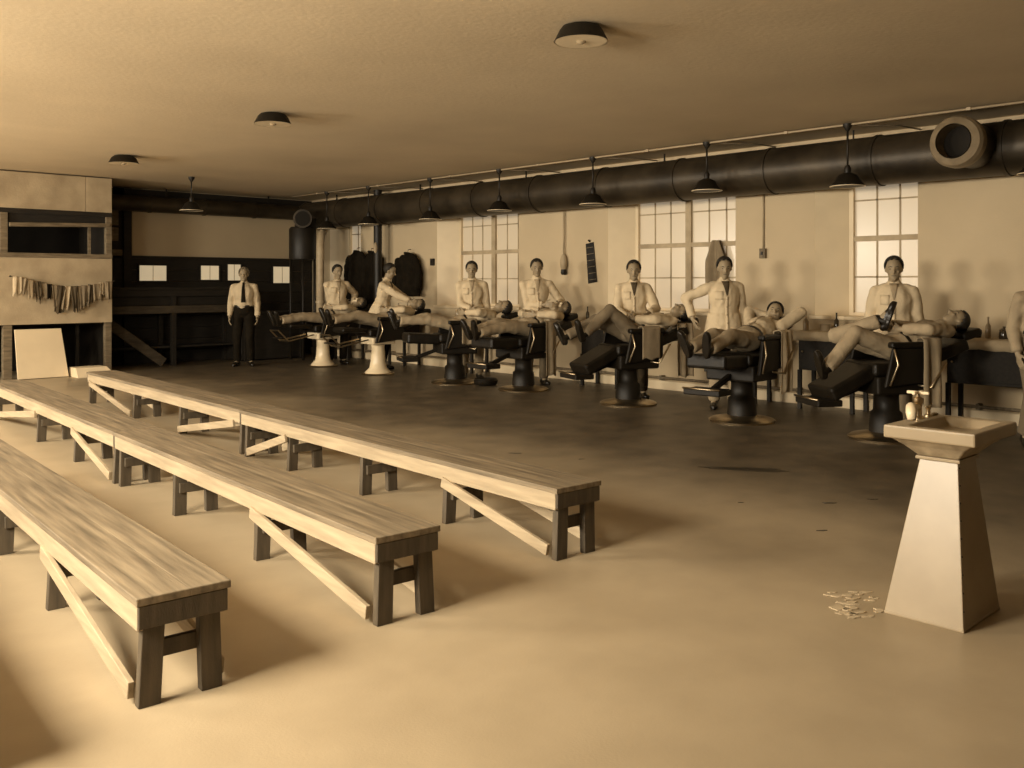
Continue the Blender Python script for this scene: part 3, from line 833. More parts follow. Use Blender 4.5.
# ------------------------------------------------------------------ people
def fr(u, f):
    u = V(u).normalized(); f = V(f); f = (f - u * f.dot(u)).normalized()
    return (f.cross(u).normalized(), f, u)
def ik(a, b, l1, l2, pole):
    a, b = V(a), V(b); d = b - a; L = d.length
    if L > (l1 + l2) * 0.995:
        b = a + d * ((l1 + l2) * 0.995 / L); d = b - a; L = d.length
    x = (l1*l1 - l2*l2 + L*L) / (2*L); hh = math.sqrt(max(0, l1*l1 - x*x))
    n = d.normalized(); p = V(pole); p = (p - n * p.dot(n)).normalized()
    return a + n * x + p * hh, b

def hand_mb(w, d, n, side, curl=0.5):
    d = V(d).normalized(); n = V(n); n = (n - d * n.dot(d)).normalized(); l = d.cross(n)
    mb = MB()
    mb.ell(V(w) + d*0.048, (0.040, 0.055, 0.017), (l, d, n))
    mb.cap(V(w) - d*0.02, V(w) + d*0.02, 0.026, 0.026, 10)
    for k, (o, ln) in enumerate(((-0.030, 0.058), (-0.010, 0.072), (0.010, 0.078), (0.030, 0.068))):
        o = o * side
        p0 = V(w) + d*0.085 + l*o
        d1 = (d + n*curl*0.5 + l*o*2.5).normalized(); d2 = (d + n*curl*1.6 + l*o*2.0).normalized()
        p1 = p0 + d1*ln*0.52; p2 = p1 + d2*ln*0.48
        mb.cap(p0 - d1*0.02, p1, 0.0095, 0.0088, 8); mb.cap(p1, p2, 0.0088, 0.0072, 8)
    p0 = V(w) + d*0.03 + l*0.032*side
    d1 = (d*0.7 + l*side*0.75 + n*0.2).normalized()
    p1 = p0 + d1*0.04; p2 = p1 + (d + l*side*0.3 + n*0.3).normalized()*0.03
    mb.cap(p0 - d1*0.01, p1, 0.012, 0.011, 8); mb.cap(p1, p2, 0.0105, 0.008, 8)
    return mb

def join_meshes(name, ms):
    bm = bmesh.new()
    for m in ms: bm.from_mesh(m)
    me = bpy.data.meshes.new(name); bm.to_mesh(me); bm.free()
    for m in ms: bpy.data.meshes.remove(m)
    for p in me.polygons: p.use_smooth = True
    return me

def drape(name, me, pts2d, org, R, m, parent, off=0.004, far=0.5):
    """project an outline (grid of points in the plane right/up) on to a garment from the front"""
    bm = bmesh.new(); bm.from_mesh(me); bvh = BVHTree.FromBMesh(bm); bm.free()
    vs = []; 
    for row in pts2d:
        for a, b in row:
            o = V(org) + R[0]*a + R[2]*b + R[1]*far
            hit = bvh.ray_cast(o, -R[1], far * 2)
            p = hit[0] if hit[0] is not None else V(org) + R[0]*a + R[2]*b + R[1]*0.12
            vs.append(p + R[1]*off)
    n = len(pts2d[0]); fs = []
    for j in range(len(pts2d) - 1):
        for i in range(n - 1):
            a = j*n + i; fs.append((a, a+1, a+1+n, a+n))
    o = MB().add(vs, fs).build(name, m, parent, smooth=True)
    md = o.modifiers.new('thick', 'SOLIDIFY'); md.thickness = 0.006; md.offset = 0
    return o
def vgrid(w_top, w_bot, z_top, z_bot, nx=5, nz=7, cx=0.0, cxb=None):
    g = []
    cxb = cx if cxb is None else cxb
    for j in range(nz):
        t = j / (nz - 1); w = w_top + (w_bot - w_top)*t; c = cx + (cxb - cx)*t
        g.append([(c + w*(i/(nx-1) - 0.5), z_top + (z_bot - z_top)*t) for i in range(nx)])
    return g

def person(name, label, loc, rz, J, top='coat_white', legs='dark_cloth', hair='hair', skirt=0.0, tie=None, vneck=True, group=None, seed=0, sleeves='long', lather=False, vox=0.012, vtone='mid_cloth'):
    root = empty(name, loc, rz)
    tag(root, label, 'person', group)
    pel, chest, neck, head = (V(J[k]) for k in ('pel', 'chest', 'neck', 'head'))
    S = {s: {k: V(J[k + s]) for k in ('sh', 'el', 'wr', 'hip', 'kn', 'an')} for s in 'LR'}
    lat = (S['R']['sh'] - S['L']['sh']).normalized()
    up = (neck - pel).normalized()
    front = up.cross(lat).normalized()
    R = fr(up, front)
    latp = (S['R']['hip'] - S['L']['hip']).normalized()
    hf, hu = V(J['face']).normalized(), V(J['hup']).normalized()
    HR = fr(hu, hf)
    HR = (HR[0], HR[1], HR[2])
    # ---- body: one continuous surface
    b = MB()
    b.ell(pel, (0.145, 0.10, 0.11), R)
    b.ell((pel + chest)/2, (0.125, 0.09, 0.17), R)
    b.ell(chest, (0.145, 0.10, 0.18), R)
    b.cap(S['L']['sh'], S['R']['sh'], 0.05, 0.05)
    b.cap(neck - up*0.05, head - hu*0.04 - hf*0.012, 0.058, 0.05)
    for s in 'LR':
        q = S[s]
        b.cap(q['sh'], q['el'], 0.048, 0.040); b.cap(q['el'], q['wr'], 0.040, 0.028)
        b.cap(q['hip'], q['kn'], 0.078, 0.052); b.cap(q['kn'], q['an'], 0.052, 0.036)
        b.ell(q['kn'] + (q['an'] - q['kn'])*0.3, (0.05, 0.05, 0.05))
        td = V(J['toe' + s]).normalized()
        b.cap(q['an'], q['an'] + td*0.13 - V(J['sup' + s])*0.05, 0.036, 0.026)
    hp = lambda r, f, u: head + HR[0]*r + HR[1]*f + HR[2]*u
    b.ell(hp(0, -0.008, 0.032), (0.074, 0.094, 0.084), HR)
    b.ell(hp(0, 0.022, -0.045), (0.058, 0.062, 0.068), HR)
    b.ell(hp(0, 0.052, -0.092), (0.030, 0.028, 0.024), HR)
    b.ell(hp(0, 0.066, 0.028), (0.050, 0.020, 0.014), HR)
    b.cap(hp(0, 0.080, 0.015), hp(0, 0.106, -0.028), 0.009, 0.014, 8)
    for s in (-1, 1):
        b.ell(hp(s*0.036, 0.062, -0.025), (0.020, 0.022, 0.018), HR)
        b.ell(hp(s*0.076, -0.008, -0.008), (0.010, 0.020, 0.032), HR)
    body = remesh(b, vox, 2)
    hands = []
    for s, sg in (('L', -1), ('R', 1)):
        q = S[s]
        hd = V(J.get('hd' + s, q['wr'] - q['el'])); hn = V(J.get('hn' + s, lat * (-sg)))
        hands.append(remesh(hand_mb(q['wr'], hd, hn, J.get('ts' + s, sg), J.get('curl', 0.6)), 0.0058, 1))
    bme = join_meshes('body', [body] + hands)
    bme.materials.append(MATS['skin'])
    link('body', bme, root)
    bm = bmesh.new(); bm.from_mesh(bme); bvh = BVHTree.FromBMesh(bm); bm.free()
    def face_pt(r, u, off=0.0):
        o = hp(r, 0.4, u); h = bvh.ray_cast(o, -HR[1], 0.6)
        return (h[0] if h[0] is not None else hp(r, 0.09, u)) + HR[1]*off
    for s in (-1, 1):
        MB().ell(face_pt(s*0.031, 0.004, -0.002), (0.011, 0.005, 0.005), HR, 10, 7).build('eye', 'feature', root, smooth=True)
        mbb = MB(); a0, a1, a2 = face_pt(s*0.014, 0.024), face_pt(s*0.032, 0.030), face_pt(s*0.05, 0.022)
        mbb.tube([a0, a1, a2], [0.0025, 0.004, 0.002], 8).build('eyebrow', hair, root, smooth=True)
    MB().tube([face_pt(-0.024, -0.062), face_pt(0, -0.060), face_pt(0.024, -0.062)], [0.003, 0.006, 0.003], 8).build('mouth', 'lips', root, smooth=True)
    # ---- hair
    hm = MB().ell(hp(0, -0.016, 0.036), (0.081, 0.096, 0.090), HR, 28, 18)
    bmh = bmesh.new(); me0 = hm.mesh('h'); bmh.from_mesh(me0); bpy.data.meshes.remove(me0)
    dele = []
    for v in bmh.verts:
        q = v.co - head; f_, u_ = q.dot(HR[1]), q.dot(HR[2])
        if u_ < -0.04 + max(0, f_ + 0.03) * 1.55: dele.append(v)
    bmesh.ops.delete(bmh, geom=dele, context='VERTS')
    hme = bpy.data.meshes.new('hair'); bmh.to_mesh(hme); bmh.free()
    for p in hme.polygons: p.use_smooth = True
    hme.materials.append(MATS[hair])
    ho = link('hair', hme, root)
    md = ho.modifiers.new('thick', 'SOLIDIFY'); md.thickness = 0.012; md.offset = 1
    if lather:
        lm = MB(); 
        for a in range(7):
            t = (a - 3) / 3
            lm.ell(face_pt(t*0.06, -0.055 - 0.045*(1 - abs(t))) , (0.024, 0.018, 0.022), HR, 10, 7)
        lme = remesh(lm, 0.008, 2); lme.materials.append(MATS['lather']); link('shaving_lather', lme, root)
    # ---- upper garment
    g = MB()
    g.ell(chest, (0.172, 0.128, 0.205), R)
    g.ell((pel*0.55 + chest*0.45), (0.160, 0.122, 0.17), R)
    g.ell(pel + up*0.04, (0.172, 0.124, 0.12) if skirt else (0.150, 0.106, 0.10), R)
    g.cap(S['L']['sh'], S['R']['sh'], 0.058, 0.058)
    for s in 'LR': g.cap(neck - up*0.045, S[s]['sh'] + up*0.012, 0.055, 0.050)
    g.cap(neck - up*0.05, neck - up*0.0, 0.066, 0.064)
    if skirt:
        g.efr(pel + up*0.12, pel - up*0.06, (0.176, 0.140), (0.215, 0.185), R)
        g.efr(pel - up*0.05, pel - up*skirt, (0.215, 0.185), (0.225, 0.195), R)
    for s in 'LR':
        q = S[s]
        g.cap(q['sh'], q['el'], 0.062, 0.056)
        if sleeves == 'long':
            e = q['el'] + (q['wr'] - q['el'])*0.93
            g.cap(q['el'], q['el'] + (e - q['el'])*0.8, 0.057, 0.045)
            g.tube([q['el'], e], [0.055, 0.044], 14)
        else:
            e = q['el'] + (q['wr'] - q['el'])*0.15
            g.tube([q['sh'], q['el'], e], [0.066, 0.06, 0.056], 14)
    gme = remesh(g, 0.0135, 3, 0.008, 7.5, seed); gme.materials.append(MATS[top])
    link('jacket' if skirt else 'shirt', gme, root)
    colr = MB(); n0 = neck - up*0.005
    torus(colr, n0 - up*0.01 - R[1]*0.004, (up + R[1]*0.35), 0.066, 0.014, 24, 8)
    colr.build('collar', top, root, smooth=True)
    if vneck:
        drape('shirt_front', gme, vgrid(0.085, 0.012, 0.19, 0.03), chest, R, vtone, root)
    if tie and not vneck:
        drape('necktie', gme, vgrid(0.035, 0.075, 0.20, -0.14, 4, 10), chest, R, tie, root, 0.008)
    if not skirt and not tie:
        drape('placket', gme, vgrid(0.03, 0.03, 0.16, -0.24, 3, 10), chest, R, top, root, 0.006)
    if skirt:
        drape('placket', gme, vgrid(0.03, 0.03, 0.02, -0.38, 3, 10), chest, R, top, root, 0.006)
        for k in range(4):
            drape('button', gme, vgrid(0.014, 0.014, 0.0 - k*0.09, -0.014 - k*0.09, 3, 3), chest, R, 'shirt_grey', root, 0.011)
        drape('pocket', gme, vgrid(0.085, 0.08, 0.08, -0.02, 4, 4, 0.085), chest, R, top, root, 0.006)
    # ---- trousers
    t = MB()
    t.ell(pel - up*0.01, (0.162, 0.118, 0.115), R)
    t.efr(pel - up*0.04, pel + up*0.10, (0.168, 0.124), (0.158, 0.120), R)
    t.cap(S['L']['hip'], S['R']['hip'], 0.098, 0.098)
    for s in 'LR':
        q = S[s]
        t.cap(q['hip'], q['kn'], 0.096, 0.074)
        e = q['kn'] + (q['an'] - q['kn'])*0.97
        t.tube([q['kn'], (q['kn'] + e)/2, e], [0.072, 0.066, 0.064], 14)
    tme = remesh(t, 0.0135, 3, 0.0065, 6.0, seed + 5); tme.materials.append(MATS[legs]); link('trousers', tme, root)
    if not skirt:
        bl_ = MB(); 
        for k in range(1): pass
        vsb = []; 
        be = MB().efr(pel + up*0.078, pel + up*0.108, (0.165, 0.126), (0.163, 0.124), R)
        be.build('belt', 'shoe', root, smooth=True, sharp=40)
    for s in 'LR':
        q = S[s]; td = V(J['toe' + s]).normalized(); su = V(J['sup' + s]); su = (su - td*su.dot(td)).normalized(); sl = td.cross(su)
        sh = MB(); A0 = q['an'] - su*0.042
        sh.ell(A0 - td*0.045, (0.036, 0.045, 0.036), (sl, td, su))
        sh.ell(A0 + td*0.05, (0.036, 0.09, 0.042), (sl, td, su))
        sh.ell(A0 + td*0.135 - su*0.008, (0.046, 0.075, 0.030), (sl, td, su))
        sh.cap(A0, q['an'] + su*0.03, 0.040, 0.044)
        pts = [A0 - td*0.075 - su*0.03, A0 + td*0.03 - su*0.03, A0 + td*0.19 - su*0.03]
        sh.efr(A0 + td*0.065 - su*0.040, A0 + td*0.065 - su*0.024, (0.043, 0.145), (0.043, 0.145), (sl, td, su))
        sme = remesh(sh, 0.009, 1); sme.materials.append(MATS['shoe']); link('shoe', sme, root)
    return root

def stand(loc, rz, handL, handR, scale=1.0, lean=0.0, yaw=0.0, pitch=0.12, poleL=(-0.6, -0.5, -0.5), poleR=(0.6, -0.5, -0.5), stance=0.11, **kw):
    """joints of a standing figure facing local +y; hand targets in world space (or local if 'hl')"""
    k = scale
    M = Matrix.Translation(V(loc)) @ Matrix.Rotation(rz, 4, 'Z')
    Mi = M.inverted()
    J = {'pel': V((0, 0, 0.965))*k, 'chest': V((0, 0.02 + lean*0.5, 1.27))*k, 'neck': V((0, 0.01 + lean, 1.475))*k}
    hd = V((0, 0.035 + lean*1.25, 1.612))*k
    J['head'] = hd
    J['face'] = V((math.sin(yaw)*math.cos(pitch), math.cos(yaw)*math.cos(pitch), -math.sin(pitch)))
    J['hup'] = V((math.sin(yaw)*math.sin(pitch), math.cos(yaw)*math.sin(pitch), math.cos(pitch)))
    for s, sg, ht, pole in (('L', -1, handL, poleL), ('R', 1, handR, poleR)):
        sh = V((sg*0.178, lean*0.85, 1.385))*k
        if ht is None: w = V((sg*0.235, 0.07, 0.87))*k; pole = (sg*0.25, -1, 0)
        else: w = Mi @ V(ht)
        el, wr = ik(sh, w, 0.29*k, 0.255*k, pole)
        J['sh'+s], J['el'+s], J['wr'+s] = sh, el, wr
        hip = V((sg*0.09, 0, 0.93))*k; an = V((sg*stance, -0.02, 0.085))
        kn, an = ik(hip, an, 0.44*k, 0.43*k, (sg*0.1, 1, 0))
        J['hip'+s], J['kn'+s], J['an'+s] = hip, kn, an
        J['toe'+s] = V((sg*0.25, 1, 0)); J['sup'+s] = V((0, 0, 1))
    return J

def face_cam(x, y, off=0.0):
    return math.atan2(x, -y) + off

def lying(raise_=0.0, legL=(0.10, 0.82, 0.80), legR=(0.10, 0.82, 0.80), kpL=(0, 0, 1), kpR=(0, 0, 1), hL=(-0.12, -0.12, 1.0), hR=(0.12, -0.12, 1.0),
          pL=(-1, 0, 0.1), pR=(1, 0, 0.1), headz=0.0, face=(0, 0.35, 0.94), hup=(0, -0.94, 0.35), toeL=(-0.2, 0.35, 0.9), toeR=(0.2, 0.35, 0.9)):
    """a customer stretched out on a reclined chair, in the chair's frame: feet +y, head -y"""
    J = {'pel': V((0, -0.06, 0.835)), 'chest': V((0, -0.36, 0.925 + raise_*0.5)), 'neck': V((0, -0.565, 0.995 + raise_)),
         'head': V((0, -0.72, 1.075 + raise_ + headz)), 'face': V(face), 'hup': V(hup)}
    for s, sg, leg, kp, hh, pp, toe in (('L', -1, legL, kpL, hL, pL, toeL), ('R', 1, legR, kpR, hR, pR, toeR)):
        sh = V((sg*0.18, -0.50, 0.965 + raise_))
        el, wr = ik(sh, V(hh), 0.285, 0.25, pp)
        J['sh'+s], J['el'+s], J['wr'+s] = sh, el, wr
        hip = V((sg*0.09, -0.03, 0.82))
        kn, an = ik(hip, V(leg), 0.43, 0.42, kp)
        J['hip'+s], J['kn'+s], J['an'+s] = hip, kn, an
        td = V(toe).normalized(); J['toe'+s] = td
        sh_ = (kn - an).normalized(); J['sup'+s] = (sh_ - td*sh_.dot(td)).normalized()
    return J

def chair_M(i):
    x, y, r = CH[i][:3]
    return Matrix.Translation((x, y, 0)) @ Matrix.Rotation(ROT + r, 4, 'Z')
def seat_person(i, J, label, **kw):
    x, y, r = CH[i][:3]
    return person('person', label, (x, y, 0), ROT + r, J, group='reclining customers', vneck=False, **kw)

# person's left is local -x (world: nearer the viewer), right is local +x (farther)
seat_person(0, lying(legL=(-0.07, 0.84, 0.80), legR=(0.10, 0.82, 0.80)), 'customer in pale clothes lying in the farthest chair with lathered face', top='shirt_light', legs='khaki', lather=True, seed=1)
seat_person(1, lying(legL=(-0.06, 0.80, 0.86), legR=(0.07, 0.82, 0.88)), 'customer lying in the chair behind the profile barber, shoes up', top='shirt_light', legs='khaki', seed=2)
seat_person(2, lying(legL=(-0.07, 0.82, 0.90), legR=(0.08, 0.80, 0.86)), 'customer lying with big dark soles toward the profile barber', top='shirt_light', legs='khaki', seed=3)
seat_person(3, lying(legL=(-0.07, 0.82, 0.79), legR=(0.10, 0.80, 0.79)), 'customer lying under both hands of the barber left of the pull cord', top='shirt_light', legs='khaki', lather=True, seed=4)
seat_person(4, lying(legL=(-0.08, 0.62, 0.84), legR=(0.14, 0.74, 0.80), kpL=(0, 0, 1), hL=(-0.05, -0.05, 1.0), hR=(0.08, -0.1, 1.02)), 'customer with one knee tented up high in grey trousers', top='shirt_light', legs='khaki_dark', seed=5)
Mi6 = None
seat_person(5, lying(raise_=0.0, legL=(-0.10, 0.80, 0.79), legR=(0.12, 0.80, 0.79), hL=(-0.09, -0.82, 1.04), hR=(0.09, -0.82, 1.04), pL=(-1, 0.1, 0.45), pR=(1, 0.1, 0.45), face=(-0.45, 0.80, 0.38), hup=(0.05, -0.42, 0.90), headz=0.02),
            'customer facing the room with both hands folded behind his head', top='shirt_light', legs='khaki', seed=6)
seat_person(6, lying(raise_=0.02, legL=(-0.10, 0.66, 0.66), legR=(-0.02, 0.07, 1.08), kpR=(0.5, 0.9, 0.1), hL=(-0.08, -0.1, 1.0), hR=(0.1, -0.14, 1.0), toeR=(-0.3, -0.2, 1), headz=-0.02),
            'customer with crossed legs and black shoes behind the wash basin', top='shirt_grey', legs='khaki', seed=7)

def tow(i, p): return chair_M(i) @ V(p)
BARB = [
    # x, y, facing offset, hands (world), label, trousers, scale, kwargs
    (8.95, 13.8, 0.25, tow(0, (0.05, -0.62, 1.05)), tow(0, (0.16, -0.50, 1.08)), 'barber in a white coat facing the viewer by the corner blower', 'dark_cloth', 1.0, dict(lean=0.02, yaw=-0.2)),
    (8.88, 12.4, 1.25, tow(1, (0.10, -0.70, 1.10)), tow(1, (0.02, -0.62, 1.12)), 'barber in white jacket and dark trousers seen in profile, bending', 'dark_cloth', 1.0, dict(lean=0.10, pitch=0.3)),
    (9.0, 10.28, 0.0, None, tow(2, (0.18, -0.30, 1.04)), 'barber in front of the narrow double window, pale trousers', 'khaki', 1.0, dict(pitch=0.1)),
    (9.18, 9.12, 0.15, tow(3, (0.02, -0.66, 1.12)), tow(3, (0.16, -0.52, 1.12)), 'barber with both hands at his customer left of the hanging pull cord', 'khaki_dark', 1.01, dict(lean=0.03, pitch=0.15)),
    (8.98, 7.22, 0.05, tow(4, (0.10, -0.35, 1.05)), tow(4, (0.25, -0.15, 1.0)), 'barber with dark open collar before the wide double window', 'mid_cloth', 0.975, dict(pitch=0.1)),
    (8.98, 5.92, 0.25, None, (8.75, 6.18, 1.02), 'barber with one hand on his hip beside the hung jacket', 'khaki', 0.985, dict(pitch=0.15, poleR=(1, -0.6, 0.1), poleL=(-0.6, -0.5, -0.5), yaw=0.1)),
    (9.05, 4.0, 0.0, None, None, 'barber in front of the single window behind crossed legs', 'khaki', 0.965, dict(pitch=0.05)),
]
for k, (x, y, off, hl, hr, lab, leg, sc, kw) in enumerate(BARB):
    rz = face_cam(x, y, off)
    J = stand((x, y, 0), rz, hl, hr, scale=sc, **kw)
    person('person', lab, (x, y, 0), rz, J, legs=leg, skirt=0.30, seed=20 + k, vtone='mid_cloth' if k in (1, 4, 5) else 'shirt_grey', group='barbers in white jackets')
rz = face_cam(7.62, 14.62, -0.1)
person('person', 'man in pale shirt and dark tie standing before the counter', (7.62, 14.62, 0), rz, stand((7.62, 14.62, 0), rz, None, None, scale=0.97, pitch=0.0), top='shirt_light', legs='dark_cloth', hair='hair_grey', vneck=False, tie='dark_cloth', seed=40)
rz = face_cam(9.0, 2.72, 0.5)
person('person', 'man in grey clothes cut off by the right edge', (8.93, 2.66, 0), rz, stand((8.93, 2.66, 0), rz, None, None, scale=0.93, pitch=0.0), top='shirt_grey', legs='khaki_dark', seed=41, vneck=False)

# ------------------------------------------------------------------ towels, coats, wall things
def towel(i, p, w, lf, lb, m, label, rot=0.0, folds=1.5, amp=0.02, dep=0.09):
    x, y, r = CH[i][:3]
    o = hang('towel', cloth(w, lf, lb, dep, folds, amp, i * 1.3 + w), m, chair_M(i) @ V(p), ROT + r + rot)
    return tag(o, label, 'towel', 'towels hung on the chairs')
towel(2, (-0.30, -0.12, 0.91), 0.22, 0.34, 0.1, 'towel_grey', 'short grey towel hung on the arm of the third chair', rot=-PI/2)
towel(3, (-0.30, -0.18, 0.91), 0.20, 0.70, 0.1, 'towel_grey', 'long pale towel hanging from the arm of the fourth chair', rot=-PI/2)
towel(4, (-0.30, -0.10, 0.91), 0.24, 0.36, 0.1, 'towel_grey', 'folded grey towel on the arm of the raised-knee chair', rot=-PI/2, folds=0.6, amp=0.008)
towel(4, (-0.14, -0.66, 0.93), 0.22, 0.62, 0.2, 'towel_grey', 'long doubled towel hanging below the raised-knee customer head', rot=-PI/2, folds=2.0, amp=0.03)
towel(5, (-0.30, -0.30, 0.92), 0.22, 0.62, 0.1, 'towel_pale', 'long pale towel hanging from the arm below folded elbows', rot=-PI/2, folds=2.0)
towel(6, (-0.30, -0.22, 0.92), 0.18, 0.60, 0.1, 'towel_grey', 'long grey towel hanging from the chair nearest the wash basin', rot=-PI/2)

def coat(loc, rz, w, l, m, label, name='coat', sleeve=True, seed=0):
    t = empty(name, loc, rz)
    mb = MB()
    X = (V((1,0,0)), V((0,1,0)), V((0,0,1)))
    mb.ell((0, -0.06, -0.14), (w*0.40, 0.07, 0.14), X)
    mb.efr((0, -0.06, -0.12), (0, -0.07, -l), (w*0.42, 0.07), (w*0.5, 0.10), X)
    me = remesh(mb, 0.014, 3, 0.014, 7.0, seed); me.materials.append(MATS[m]); link('coat_body', me, t)
    if sleeve:
        for s in (-1, 1):
            sm = MB().cap((s*w*0.36, -0.08, -0.15), (s*w*0.50, -0.09, -0.38), 0.07, 0.06).cap((s*w*0.50, -0.09, -0.38), (s*w*0.52, -0.10, -l*0.8), 0.06, 0.05)
            me = remesh(sm, 0.014, 3, 0.01, 8.0, seed + s); me.materials.append(MATS[m]); link('sleeve', me, t)
    cm = MB(); torus(cm, (0, -0.06, -0.02), (0, 0.3, 1), 0.06, 0.02, 20, 8); cm.build('collar', m, t, smooth=True)
    MB().tube([(0, 0.0, 0.06), (0, -0.06, 0.05), (0, -0.07, 0.0), (0, -0.04, -0.03)], 0.008, 8).build('hook', 'black_metal', t, smooth=True)
    return tag(t, label, 'coat')
RW = PI / 2 * -1          # backs against the window wall: local -y points to -x
coat((9.9, 14.48, 2.02), RW, 0.62, 1.05, 'dark_cloth', 'large dark coat hung between the far window and pipe', seed=1)
coat((9.9, 14.02, 2.0), RW, 0.44, 0.95, 'dark_cloth', 'dark coat hung tight beside the vertical pipe', seed=2)
coat((9.94, 12.98, 1.95), RW, 0.66, 0.75, 'dark_cloth', 'wide dark coat hung right behind the profile barber', seed=3)
jk = hang('jacket', cloth(0.11, 0.56, 0.3, 0.05, 1.6, 0.03, 2.2, taper=1.7, z_rough=0.09), 'towel_grey', (10.2, 6.83, 1.96), RW)
tag(jk, 'grey jacket hung in the wide window beside a barber', 'jacket')

st = empty('leather_strop', (9.985, 8.80, 1.80), 0)
sp = empty('strop_tmp'); bpy.data.objects.remove(sp)
MB().add([(-0.004, 0.09, 0.15), (-0.004, -0.03, 0.17), (-0.004, -0.09, -0.30), (-0.004, 0.05, -0.32), (0.008, 0.09, 0.15), (0.008, -0.03, 0.17), (0.008, -0.09, -0.30), (0.008, 0.05, -0.32)],
         [(0,1,2,3),(4,5,6,7),(0,1,5,4),(1,2,6,5),(2,3,7,6),(3,0,4,7)]).build('strap', 'leather', st, bevel=0.003)
for k in range(6):
    z = 0.10 - k * 0.075
    MB().beam((-0.008, 0.085 - k*0.012, z), (-0.008, -0.035 - k*0.010, z + 0.012), 0.004, 0.006).build('stitch_band', 'grey_wood', st)
MB().tube([(0.01, 0.03, 0.18), (-0.02, 0.03, 0.19)], 0.012, 10).build('nail', 'black_metal', st)
st.scale = (1, 1.2, 1.22)
tag(st, 'dark banded strip hung on the wall between two windows', 'strop')

pc = empty('hanging_receiver', (9.96, 9.32, 1.6))
MB().tube([(0, 0, 0.22), (0, 0, 1.0)], 0.012, 8).build('cord', 'pale_wood', pc, smooth=True)
MB().ell((0, 0, 0.12), (0.05, 0.06, 0.13)).build('bell', 'pale_wood', pc, smooth=True)
MB().lathe([(0.03, -0.06), (0.045, -0.03), (0.04, 0.02)], 16).build('cup', 'black_metal', pc, smooth=True, sharp=50)
tag(pc, 'cord with a pale bulb hanging from the duct', 'pull cord')
sw = empty('wall_switch', (9.985, 6.02, 1.78))
MB().box(-0.03, 0.015, -0.04, 0.04, -0.06, 0.06).build('switch_box', 'grey_wood', sw, bevel=0.004)
MB().tube([(0, 0, 0.06), (0, 0, 0.95)], 0.012, 8).build('conduit', 'pale_wood', sw, smooth=True)
MB().box(-0.045, -0.03, -0.01, 0.01, -0.02, 0.02).build('toggle', 'black_metal', sw)
tag(sw, 'wall switch on a vertical conduit right of the wide window', 'switch')
s2 = empty('small_outlet', (9.985, 12.42, 1.78))
MB().box(-0.03, 0.015, -0.04, 0.04, -0.06, 0.06).build('outlet_box', 'dark_wood', s2, bevel=0.004)
MB().box(-0.04, -0.03, -0.015, 0.015, -0.02, 0.02).build('outlet_cover', 'black_metal', s2)
tag(s2, 'small dark outlet box beside the narrow double window', 'outlet')

# work stands against the wall with a cloth, bottles and jars
def work_stand(x, y, w, label, clab, cloth_m='towel_pale'):
    t = empty('work_stand', (x, y, 0))
    MB().box(-0.2, 0.2, -w/2, w/2, 0.84, 0.87).build('top', 'dark_wood', t, bevel=0.004)
    MB().box(-0.17, 0.17, -w/2 + 0.03, w/2 - 0.03, 0.44, 0.835).build('cabinet', 'dark_wood', t, bevel=0.006)
    d = MB().box(-0.185, -0.171, -w/2 + 0.05, w/2 - 0.05, 0.47, 0.80).build('cabinet_door', 'dark_wood', t, bevel=0.004)
    MB().ell((-0.195, w/2 - 0.09, 0.65), (0.012,)*3, n=10, m=7).build('knob', 'chrome', d, smooth=True)
    for sx in (-0.16, 0.16):
        for sy in (-1, 1):
            MB().box(sx - 0.02, sx + 0.02, sy*(w/2 - 0.04) - 0.02, sy*(w/2 - 0.04) + 0.02, 0.0, 0.44).build('leg', 'dark_wood', t)
    tag(t, label, 'work stand', 'work stands along the wall')
    # cloth over the top, hanging at the front edge
    vs = []; fs = []; n = 14
    prof = [(0.19, 0.874), (0.0, 0.876), (-0.19, 0.875), (-0.212, 0.868), (-0.216, 0.82), (-0.22, 0.775)]
    for a, (px, pz) in enumerate(prof):
        for k in range(n + 1):
            yy = -w/2 - 0.01 + (w + 0.02) * k / n
            q = noise.noise(V((yy * 6 + x, y, a)))
            vs.append((px - (abs(q) * 0.02 if a > 2 else 0), yy, pz + (q * 0.03 if a > 4 else 0)))
    for a in range(len(prof) - 1):
        for k in range(n):
            i = a*(n+1) + k; fs.append((i, i+1, i+n+2, i+n+1))
    o = MB().add(vs, fs).build('stand_cloth', cloth_m, smooth=True)
    md = o.modifiers.new('thick', 'SOLIDIFY'); md.thickness = 0.006; md.offset = 1
    o.location = (x, y, 0)
    tag(o, clab, 'cloth', 'cloths on the work stands')
STANDS = [(9.74, 14.6, 0.5, 'far corner'), (9.74, 12.9, 0.5, 'profile barber'), (9.74, 11.2, 0.6, 'narrow window'), (9.74, 8.3, 0.7, 'hanging strop'), (9.74, 6.15, 0.6, 'hand-on-hip barber'), (9.74, 5.0, 0.7, 'single window'), (9.55, 3.15, 1.0, 'right edge')]
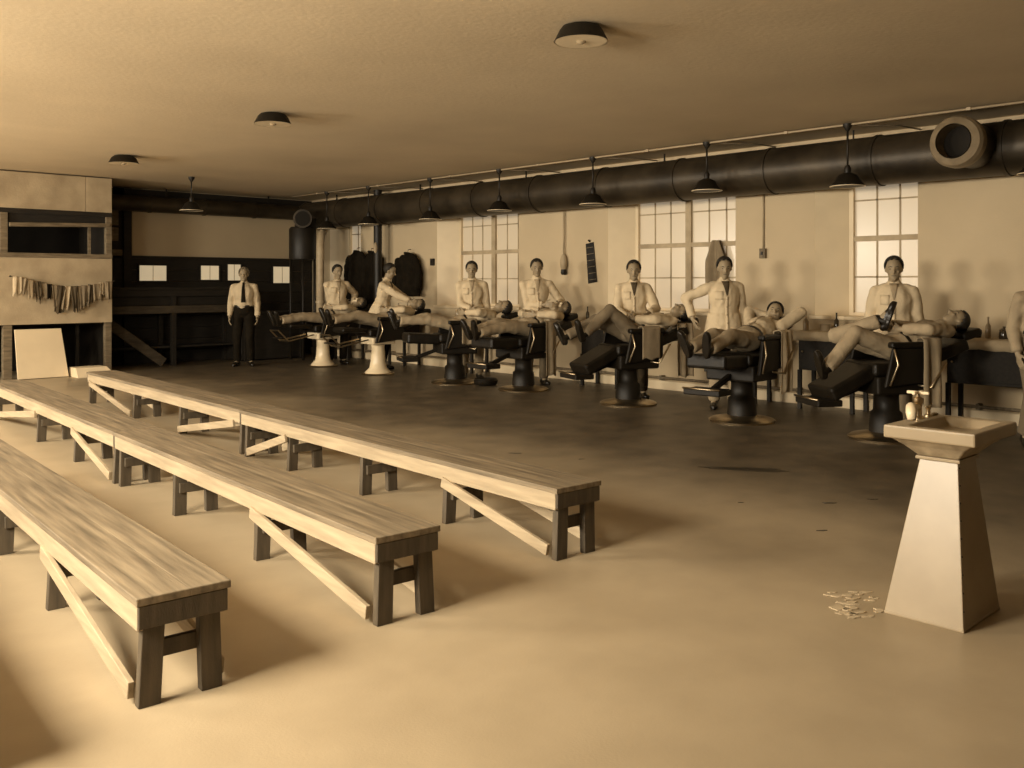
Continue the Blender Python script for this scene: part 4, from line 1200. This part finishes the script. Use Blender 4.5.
def bottle_profile(kind):
    return [
        [(0.03, 0), (0.032, 0.01), (0.032, 0.10), (0.022, 0.125), (0.010, 0.135), (0.010, 0.17), (0.013, 0.172), (0.013, 0.185)],
        [(0.045, 0), (0.048, 0.02), (0.045, 0.06), (0.04, 0.08), (0.047, 0.085), (0.03, 0.10), (0.012, 0.105), (0.012, 0.12)],
        [(0.022, 0), (0.024, 0.01), (0.024, 0.12), (0.009, 0.15), (0.009, 0.20), (0.011, 0.21)],
        [(0.05, 0), (0.055, 0.04), (0.06, 0.075), (0.055, 0.075)],
    ][kind]
bm_cache = {}
bn = 0
rb = random.Random(11)
KN = ['tall round bottle', 'lidded jar', 'slim necked bottle', 'open shaving mug']
for si, (x, y, w, where) in enumerate(STANDS):
    work_stand(x, y, w, 'dark work stand with a cloth on top, by the ' + where, 'pale cloth spread on the work stand by the ' + where, 'towel_pale')
    cnt = 7 if where == 'right edge' else 4
    for k in range(cnt):
        kind = (k + si) % 4
        mname = ['glass_dark', 'porcelain', 'glass_clear'][(k // 4 + k + si) % 3]
        key = (kind, mname)
        if key not in bm_cache:
            me = MB().lathe(bottle_profile(kind), 18).mesh('bottle', True); me.set_sharp_from_angle(angle=math.radians(50)); me.materials.append(MATS[mname]); bm_cache[key] = me
        o = link(['bottle', 'jar', 'bottle', 'shaving_mug'][kind], bm_cache[key])
        o.location = (x + rb.uniform(-0.09, 0.1), y - w/2 + 0.07 + (w - 0.14) * k / (cnt - 1), 0.882)
        tone = {'glass_dark': 'dark', 'porcelain': 'white', 'glass_clear': 'grey'}[mname]
        tag(o, '%s %s on the work stand by the %s' % (tone, KN[kind], where), ['bottle', 'jar', 'bottle', 'mug'][kind], 'bottles and jars on the work stands')

sb = empty('spittoon', (8.62, 9.55, 0))
MB().lathe([(0.13, 0), (0.16, 0.02), (0.17, 0.07), (0.15, 0.085), (0.13, 0.075), (0.1, 0.03), (0.0, 0.025)], 24).build('bowl', 'enamel_dark', sb, smooth=True, sharp=50)
torus(MB(), (0, 0, 0.085), (0, 0, 1), 0.15, 0.008, 24, 6).build('rim', 'enamel_dark', sb, smooth=True)
tag(sb, 'low dark round pan on the floor between two chairs', 'pan')
